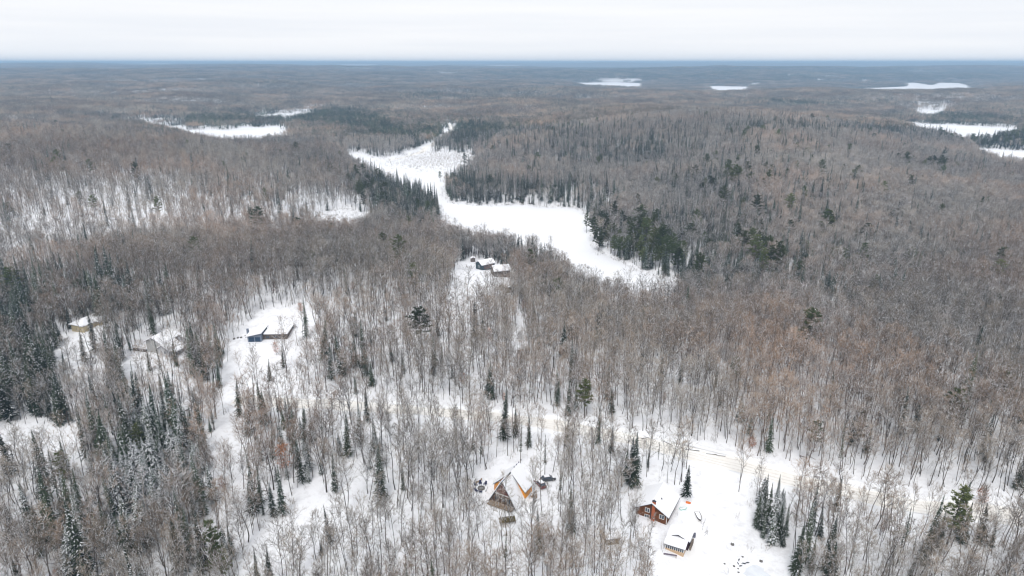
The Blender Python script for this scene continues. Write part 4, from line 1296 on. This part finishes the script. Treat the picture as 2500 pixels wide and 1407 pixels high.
MB().poly([(0.3, 10.5, 5.0), (0.3, 6.3, 2.9), (W/2 + 2.7, 6.3, 2.9), (W/2 + 2.7, 10.5, 5.0)], (0, 0, .36)).poly([(0.3, 10.5, 5.0), (0.3, 14.7, 2.9), (W/2 + 2.7, 14.7, 2.9), (W/2 + 2.7, 10.5, 5.0)], (0, 0, .36)).build('roof_snow', M['roofsnow'], rw_)
window(e, W/2 + 2.21, 9.2, .9, 1.2, 1.2, 'side'); window(e, W/2 + 2.21, 11.8, .9, 1.6, 1.4, 'side'); window(e, W/2, 4.0, .9, 1.2, 1.1, 'side')

# --- white-roofed grey house
e = site(378, 862, -18, 'grey_house', 'tall grey two-gabled house with thick white roofs and a side deck', 'house', .2)
gablewall(e, 7.6, 0, 9.5, 4.6, 6.6, M['grey']); roofpair(e, 7.6, 0, 9.5, 4.6, 6.6, over=.8, snow=.45)
gablewall(e, 4.6, -1.6, 5.0, 3.0, 4.6, mat('pale_grey_siding', (.56, .57, .60)), x0=6.2, name='front_wing')
roofpair(e, 4.6, -1.6, 5.0, 3.0, 4.6, over=.6, snow=.42, x0=6.2, name='wing_roof')
window(e, 5.4, -1.6, 1.0, .9, 1.3); window(e, 7.1, -1.6, 1.0, .9, 1.3)
q = [(8.7, -1.2, 2.4), (12.0, -1.2, 1.9), (12.0, 5.2, 1.9), (8.7, 5.2, 2.4)]
r_ = MB().poly(q, (0, 0, .12)).build('carport_roof', M['fascia'], e)
MB().poly([(a, b, c_ + .13) for a, b, c_ in q], (0, 0, .35)).build('roof_snow', M['roofsnow'], r_)
for y in (-1.0, 2.0, 5.0): MB().box(11.7, 11.85, y, y + .15, -1.5, 1.88).build('post', M['trim'], e)
MB().box(-11.0, -4.0, -.5, 3.2, .9, 1.1).build('deck', M['roofsnow'], e)
MB().box(-10.9, -4.1, -.6, -.51, -1.2, 1.0).build('deck_skirt', M['darkside'], e)
rl = MB(); rl.box(-11.0, -4.0, -.58, -.5, 1.9, 2.0)
for k in range(10): rl.box(-11.0 + k * .77, -10.92 + k * .77, -.57, -.51, 1.11, 1.89)
rl.build('railing', M['deck'], e)

# --- blue-grey house with double garage
e = site(622, 835, 2, 'blue_grey_house', 'low blue-grey house with double garage and long grey-brown wing', 'house', .1)
MB().poly([(-2.9, 0, -2), (2.9, 0, -2), (2.9, 0, 3.6), (-2.9, 0, 2.3)], (0, 8.5, 0)).build('garage_wall', M['bluegrey'], e)
for x in (-1.25, 1.35):
    MB().box(x - 1.1, x + 1.1, -.05, -.003, -.4, 2.0).build('garage_door', mat('dark_blue_door', (.03, .06, .11), rough=.4), e)
q = [(-3.5, -.7, 2.2), (3.4, -.7, 3.75), (3.4, 9.0, 3.75), (-3.5, 9.0, 2.2)]
r_ = MB().poly(q, (0, 0, .16)).build('garage_roof', M['fascia'], e)
MB().poly([(a, b, c_ + .17) for a, b, c_ in q], (0, 0, .36)).build('roof_snow', M['roofsnow'], r_)
MB().box(2.91, 13.2, 1.8, 13.4, -2, 2.5).build('wing_wall', M['darkside'], e)
q = [(3.42, 1.4, 2.52), (13.6, 1.4, 2.52), (13.6, 13.8, 2.9), (3.42, 13.8, 2.9)]
r_ = MB().poly(q, (0, 0, .14)).build('wing_roof', M['fascia'], e)
MB().poly([(a, b, c_ + .15) for a, b, c_ in q], (0, 0, .36)).build('roof_snow', M['roofsnow'], r_)
MB().box(13.21, 15.2, 11.0, 14.2, 1.2, 1.35).build('balcony', M['fascia'], e)
rl = MB()
for k in range(6): rl.box(13.25 + k * .37, 13.33 + k * .37, 11.0, 11.08, 1.36, 2.3)
rl.box(13.22, 15.2, 10.98, 11.1, 2.31, 2.4); rl.build('railing', M['fascia'], e)
for x in (13.3, 15.0): MB().box(x, x + .14, 11.1, 11.24, -3, 1.19).build('post', M['fascia'], e)
MB().box(-5.2, -4.4, 6.0, 6.8, -.5, 3.4).build('chimney', M['bluegrey'], e)
for x in (5.0, 8.2, 11.2): window(e, x, 1.8, .8, 1.3, .9, fm=M['darkside'])
rk = site(583, 828, 0, 'snow_covered_boulders', 'low line of snow-capped rocks left of the double garage', 'rocks')
for k in range(4):
    MB().cyl((k * 1.3 - 2, k * .9 * (1 if k % 2 else .6), -.4), .7, .9, 7, r2=.4).build('rock', M['stone'], rk)

# --- house on the ridge: two joined gabled masses
e = site(1169, 658, -52, 'ridge_house', 'dark slate and brown house on the ridge, smaller snow-roofed half', 'house', .2)
gablewall(e, 6.4, 0, 9.5, 3.0, 4.8, M['slate']); roofpair(e, 6.4, 0, 9.5, 3.0, 4.8, over=.5, snow=.45)
window(e, 0, 0, 1.2, 1.2, 1.0)
for k in (2.5, 5.0, 7.5): window(e, 3.2, k, .8, 1.4, 1.4, 'side', fm=M['brick'])
e['label'] = 'dark slate house on the ridge, the farther one with reddish side windows'
e = site(1203, 672, -72, 'ridge_house', 'dark grey gabled house on the ridge, the nearer one with plain side wall', 'house', .2)
gablewall(e, 7.0, 0, 9.5, 3.0, 5.2, M['darkside']); roofpair(e, 7.0, 0, 9.5, 3.0, 5.2, over=.5, snow=.45)
window(e, -1, 0, 1.0, 1.0, 1.2); window(e, 3.5, 6.5, .8, 1.6, 1.2, 'side')
e = site(1155, 640, 10, 'outbuilding', 'tiny dark outbuilding left behind the ridge houses', 'outbuilding')
gablewall(e, 2.8, 0, 2.6, 2.2, 2.9, M['darkside']); roofpair(e, 2.8, 0, 2.6, 2.2, 2.9, over=.25, snow=.3)
e = site(1228, 712, -40, 'brown_cottage', 'brown cottage half hidden by trees below the ridge houses', 'cottage', .2)
gablewall(e, 5.4, 0, 7.0, 2.5, 4.0, M['shedwall']); roofpair(e, 5.4, 0, 7.0, 2.5, 4.0, over=.45, snow=.4)
window(e, .6, 0, .9, 1.0, 1.0)

# --- small far houses
M['redwall'] = mat('dull_red_siding', (.25, .10, .08)); M['blue'] = mat('pale_blue_siding', (.35, .42, .52))
for c, rw, yw, W_, L_, wm, lab, hh in [
 (562,384,70,10,16,'tan','long white-roofed house alone in the wood left of the marsh',3.0),
 (858,394,80,9,20,'grey','long low barn at the head of the frozen marsh',2.6),
 (1022,318,60,9,14,'grey','white-roofed house left of the winding far road',3.2),
 (950,276,75,9,15,'tan','far white-roofed house left of the dark spruce belt',3.2),
 (1042,247,70,10,16,'grey','tiny far house above the dark spruce belt',3.2),
 (1242,244,85,12,34,'tan','long far white-roofed building right of the dark spruce belt',3.5),
 (1312,258,60,12,18,'redwall','far red-sided house with bright roof above the middle wood',4.0),
 (1288,262,80,12,18,'blue','far pale blue house beside the red-sided one',3.5),
 (2196,264,70,14,22,'grey','far white-roofed cottage near the small eastern pond',4.0)]:
    e = site(c, rw, yw, 'far_house', lab, 'house', .5)
    gablewall(e, W_, -L_/2, L_/2, hh, hh + 2.2, M[wm]); roofpair(e, W_, -L_/2, L_/2, hh, hh + 2.2, over=.6, snow=.5)
    window(e, W_/2, 0, 1, 2, 1.4, 'side')

# --- parked cars
def car(c, rw, yaw_, paint, label):
    e = site(c, rw, yaw_, 'parked_car', label, 'car', .02)
    b = MB().poly([(-.88, -2.25, .32), (-.88, 2.2, .32), (-.88, 2.25, .72), (-.88, 1.3, .92), (-.88, -2.1, .98), (-.88, -2.27, .7)], (1.76, 0, 0)).build('body', paint, e, bevel=.05)
    MB().poly([(-.76, -1.95, .99), (-.76, 1.2, .94), (-.76, .55, 1.46), (-.76, -1.45, 1.5)], (1.52, 0, 0)).build('windows', M['glass'], e, bevel=.04)
    MB().box(-.66, .66, -1.35, .45, 1.49, 1.58).build('roof', paint, e)
    MB().box(-.62, .62, -1.3, .35, 1.585, 1.67).build('roof_snow', M['roofsnow'], e)
    MB().box(-.7, .55, 1.35, 2.1, .90, .95).build('bonnet_snow', M['roofsnow'], e)
    for x in (-.9, .68):
        for y in (-1.4, 1.4):
            w_ = MB().cyl((x, y, .34), .34, .22, 14, axis=0).build('wheel', M['rubber'], e)
            MB().cyl((x - .01 if x < 0 else x + .2, y, .34), .19, .03, 10, axis=0).build('rim', M['trim'], w_)
    for x in (-.72, .42): MB().box(x, x + .3, 2.2, 2.29, .55, .7).build('headlight', M['trim'], e)
car(1319, 1186, 29, mat('maroon_paint', (.16, .05, .045), rough=.3, spec=.5), 'maroon car with snow patches parked beside the A-frame cabin')
car(1338, 1173, -75, mat('charcoal_paint', (.06, .065, .075), rough=.3, spec=.5), 'dark grey car parked beyond the maroon car under bare trees')

# --- fire circle left of the A-frame
fc = ground(1175, 1193)
t = tag(empty('fire_pit', fc), 'round grey stone fire pit ringed by chairs', 'fire pit')
ringm = MB()
for k in range(12):
    a = k * math.pi / 6
    x, y = math.cos(a) * .85, math.sin(a) * .85
    ringm.cyl((x, y, -.1), .27, .5, 6, r2=.2)
ringm.build('stone_ring', M['stone'], t)
MB().cyl((0, 0, -.1), .62, .25, 12).build('ash_bed', mat('grey_ash', (.3, .3, .3), noise=.4, scale=3), t)
def chair(x, y, yaw_, label, group):
    g = height(np.array([x]), np.array([y]))[0]
    e = empty('garden_chair', (x, y, g), yaw_)
    tag(e, label, 'chair', group)
    MB().poly([(-.33, -.3, .40), (.33, -.3, .40), (.33, .3, .33), (-.33, .3, .33)], (0, 0, .05)).build('seat', M['navy'], e)
    MB().poly([(-.33, .28, .33), (.33, .28, .33), (.28, .55, 1.1), (-.28, .55, 1.1)], (0, .05, .01)).build('backrest', M['navy'], e)
    for x_ in (-.44, .34):
        MB().box(x_, x_ + .1, -.4, .35, .6, .64).build('armrest', M['navy'], e)
        MB().box(x_, x_ + .07, -.38, -.3, -.2, .59).build('leg', M['navy'], e)
        MB().box(x_, x_ + .07, .3, .38, -.2, .59).build('leg', M['navy'], e)
CH = [(1163,1188,'navy chair on the far left of the fire pit'),(1173,1184,'navy chair directly behind the fire pit'),(1184,1185,'navy chair behind the fire pit on its right'),
      (1162,1196,'navy chair at the near left of the fire pit'),(1167,1199,'navy chair in front of the fire pit on its left'),(1174,1200,'navy chair directly in front of the fire pit')]
for c, rw, lab in CH:
    g = ground(c, rw)
    dx, dy = fc[0] - g[0], fc[1] - g[1]
    k = max(1.0, 2.0 / math.hypot(dx, dy))
    gx_, gy_ = fc[0] - dx * k, fc[1] - dy * k
    chair(gx_, gy_, math.atan2(dy, dx) + math.pi / 2, lab, 'chairs round the fire pit')
def logthing(c, rw, yaw_, Lg, r_, label, name='fallen_log', m=None, snow=True, tilt=0.0, cat='log'):
    g = ground(c, rw)
    e = empty(name, (g[0], g[1], g[2] + r_ * .6), math.radians(yaw_)); e.rotation_euler[1] = tilt
    tag(e, label, cat)
    MB().cyl((-Lg/2, 0, 0), r_, Lg, 9, axis=0, r2=r_ * .75).build('log', m or M['bark'], e)
    if snow: MB().poly([(-Lg/2 + .05, -r_ * .6, r_ * .85), (Lg/2 - .1, -r_ * .5, r_ * .7), (Lg/2 - .1, r_ * .5, r_ * .7), (-Lg/2 + .05, r_ * .6, r_ * .85)], (0, 0, .14)).build('snow_cap', M['snow'], e)
logthing(1188, 1195, 80, 2.2, .16, 'short dark log seat right of the fire pit', name='fallen_log')
t = site(1168, 1178, 35, 'wooden_lounger', 'tan wooden lounger behind the fire pit chairs', 'lounger')
MB().box(-1.0, .7, -.3, .3, .3, .4).build('seat', M['deck'], t); MB().poly([(.7, -.3, .3), (.7, .3, .3), (1.2, .3, .85), (1.2, -.3, .85)], (.05, 0, .02)).build('backrest', M['deck'], t)
for x in (-.9, .6): MB().box(x, x + .1, -.28, .28, -.2, .29).build('leg', M['deck'], t)
logthing(1270, 1212, 60, 1.6, .2, 'short dark log lying in snow right of the A-frame front')
# logs and boulders along the road bank
for i, (c, rw, yw, Lg, lab) in enumerate([
 (1562,1062,-35,4.0,'dark log on the road bank, leftmost of the broken row'),(1578,1070,20,3.5,'dark log crossing another behind the log house spruces'),
 (1592,1066,-40,4.5,'dark log at the top of the bank behind the log house'),(1612,1074,-30,3.5,'dark log pointing downhill on the road bank'),
 (1628,1082,-45,3.0,'short dark log at the low end of the bank row'),(1690,1100,-12,4.5,'dark log lying along the road above the driveway'),
 (1738,1110,-8,3.5,'dark log poking from snow above the driveway mouth'),(1760,1114,-10,2.8,'last short dark log above the driveway mouth')]):
    logthing(c, rw, yw, Lg, .2, lab)
logthing(1640, 699, 4, 14, .4, 'long fallen trunk on the ice at the lake tip', cat='log')
# long fallen birch above the road
g0, g1 = ground(1852, 962), ground(1928, 934)
dd = g1 - g0
e = empty('fallen_tree', g0 + (0, 0, 1.2), math.atan2(dd[1], dd[0])); tag(e, 'long pale fallen tree lying slantwise above the road', 'fallen tree')
Lf = float(np.hypot(dd[0], dd[1]))
tt = TM(); tt.tube([(0, 0, 0), (Lf * .5, .3, .9), (Lf, 0, .6)], [.34, .26, .1], 7, 0)
link('trunk', tt.mesh('trunk', MT_BIRCH), e)
tt = TM(); rr_ = np.random.default_rng(4); n = 26
b_ = np.stack([rr_.uniform(.45, 1, n) * Lf, np.zeros(n), np.full(n, .8)], 1)
tt.tri(b_, b_ + rr_.normal(size=(n, 3)) * (1.2, 1.6, .8) + (1.6, 0, .5), .16, 0, rng=rr_)
link('branches', tt.mesh('branches', MT_BIRCH), e)

# --- yard toys and boat
def hullthing(c, rw, yaw_, Lh, Wh, Hh, m, name, label, cat, fill=None):
    e = site(c, rw, yaw_, name, label, cat, .02)
    N_ = 14
    def outline(s, z): 
        pts = []
        for k in range(N_ + 1):
            t_ = k / N_; y = -Lh/2 + Lh * t_; w_ = Wh/2 * (1 - max(0, t_ - .45) ** 2 * 3.0) * s
            pts.append((max(w_, .02), y * (s if t_ > .9 else 1), z))
        return pts + [(-x, y, z_) for x, y, z_ in pts[::-1]]
    a = outline(1.0, Hh); b = outline(.8, 0.0); c_ = outline(.84, Hh)
    n = len(a)
    F_ = [[i, (i + 1) % n, n + (i + 1) % n, n + i] for i in range(n)] + [[i, (i + 1) % n, 2 * n + (i + 1) % n, 2 * n + i] for i in range(n)]
    raw('hull', a + b + c_, F_, m, e)
    f = [(x, y, z_ - .06) for x, y, z_ in c_]
    raw('snow_fill' if fill is None else 'inside', f, [list(range(n))], M['roofsnow'] if fill is None else fill, e)
    return e
hullthing(1706, 1264, 182, 3.8, 1.5, .55, mat('dark_boat_hull', (.10, .09, .10)), 'rowing_boat', 'small dark-rimmed boat filled with snow in the open yard', 'boat')
hullthing(1681, 1229, 250, 1.5, .8, .3, mat('orange_plastic', (.85, .20, .03), rough=.4), 'orange_sled', 'bright orange plastic sled beside the driveway', 'sled', fill=mat('orange_plastic_floor', (.8, .22, .05)))
hullthing(1669, 1243, 290, 2.4, 1.0, .3, mat('mint_plastic', (.40, .72, .62), rough=.5), 'mint_sled', 'pale mint green sled right of the log house', 'sled')

for c, rw, k_, lab in [(1776,1404,2,'grey leafless shrub at the near edge of the open yard'),(1828,1345,0,'thin leafless shrub on the snow above the brook'),(1722,1300,1,'small leafless shrub between the boat and the porch cottage'),(1716,1276,0,'low arching bush just below the snow-filled boat'),(1870,1340,0,'sparse weeds poking from snow right of the yard middle'),(1650,1262,2,'twiggy grey bush at the right corner of the log house')]:
    g = ground(c, rw)
    e = tag(empty('shrub', g, c * .7), lab, 'shrub'); e.scale = (1.1, 1.1, .8)
    link('branches', sap[k_], e)

# --- brook with open water at the near edge of the yard
M['water'] = mat('dark_brook_water', (.03, .035, .05), rough=.15, spec=.5)
for i, (c, rw, a_, b_, yw) in enumerate([(1804,1368,.16,.5,-30),(1802,1377,.14,.5,5),(1808,1383,.55,.16,20),(1816,1377,.6,.2,-5),(1825,1375,.6,.17,12)]):
    g = ground(c, rw)
    n = 14
    pts = [(math.cos(k * 2 * math.pi / n) * a_ * (1 + .3 * math.sin(k * 2.3 + i)), math.sin(k * 2 * math.pi / n) * b_ * (1 + .3 * math.cos(k * 1.7)), 0) for k in range(n)]
    me = bpy.data.meshes.new('open_water'); me.from_pydata(pts, [], [list(range(n))]); me.materials.append(M['water'])
    o = link('open_water', me, None, g + (0, 0, .18)); o.rotation_euler = (0, 0, math.radians(yw)); tag(o, kind='structure')
g = ground(1850, 1409)
me = bpy.data.meshes.new('pond_ice'); n = 28
me.from_pydata([(math.cos(k * 2 * math.pi / n) * 3.0 * (1 + .2 * math.sin(2 * k + 1)), math.sin(k * 2 * math.pi / n) * 4.6 * (1 + .1 * math.sin(3 * k)), 0) for k in range(n)], [], [list(range(n))]); me.materials.append(mat('blue_grey_ice', (.80, .835, .885), rough=.5, noise=.15, scale=.4))
tag(link('pond_ice', me, None, g + (0, 0, .15)), kind='structure')
for i, (c, rw, s_) in enumerate([(1792,1383,.4),(1802,1389,.3),(1813,1360,.35),(1858,1371,.55),(1769,1377,.35),(1788,1330,.6),(1803,1398,.35)]):
    labs = ['dark rock west of the open brook','small dark rock below the open brook','dark rock just above the open brook','oblong dark rock right of the open brook','lone rock far left of the open brook','snowy rock in mid yard above the brook','little rock at the pond rim']
    e = site(c, rw, 40 * i, 'rock', labs[i], 'rock')
    MB().cyl((0, 0, -.2), s_, s_ * 1.4, 7, r2=s_ * .6).build('stone', M['stone'], e, bevel=s_ * .12)
    MB().cyl((0, 0, s_ * 1.2), s_ * .6, s_ * .15, 7, r2=s_ * .3).build('snow_cap', M['snow'], e)
#@@END@@


# ------------------------------------------------------------------ haze: one closed box of pale even air
hz = bpy.data.meshes.new('haze')
x0, x1, y0, y1, z0, z1 = -26000, 26000, -900, 26000, -60, 140
hz.from_pydata([(x, y, z) for x in (x0, x1) for y in (y0, y1) for z in (z0, z1)], [],
    [(0, 1, 3, 2), (4, 6, 7, 5), (0, 4, 5, 1), (2, 3, 7, 6), (0, 2, 6, 4), (1, 5, 7, 3)])
hm = bpy.data.materials.new('haze')
hm.use_nodes = True
hn = hm.node_tree
hn.nodes.clear()
ho = hn.nodes.new('ShaderNodeOutputMaterial'); hv = hn.nodes.new('ShaderNodeVolumePrincipled')
hv.inputs['Color'].default_value = (0.49, 0.73, 1.0, 1)
hv.inputs['Density'].default_value = 0.00016
hv.inputs['Anisotropy'].default_value = 0.0
hn.links.new(hv.outputs[0], ho.inputs['Volume'])
hz.materials.append(hm)
tag(link('haze', hz), kind='stuff')
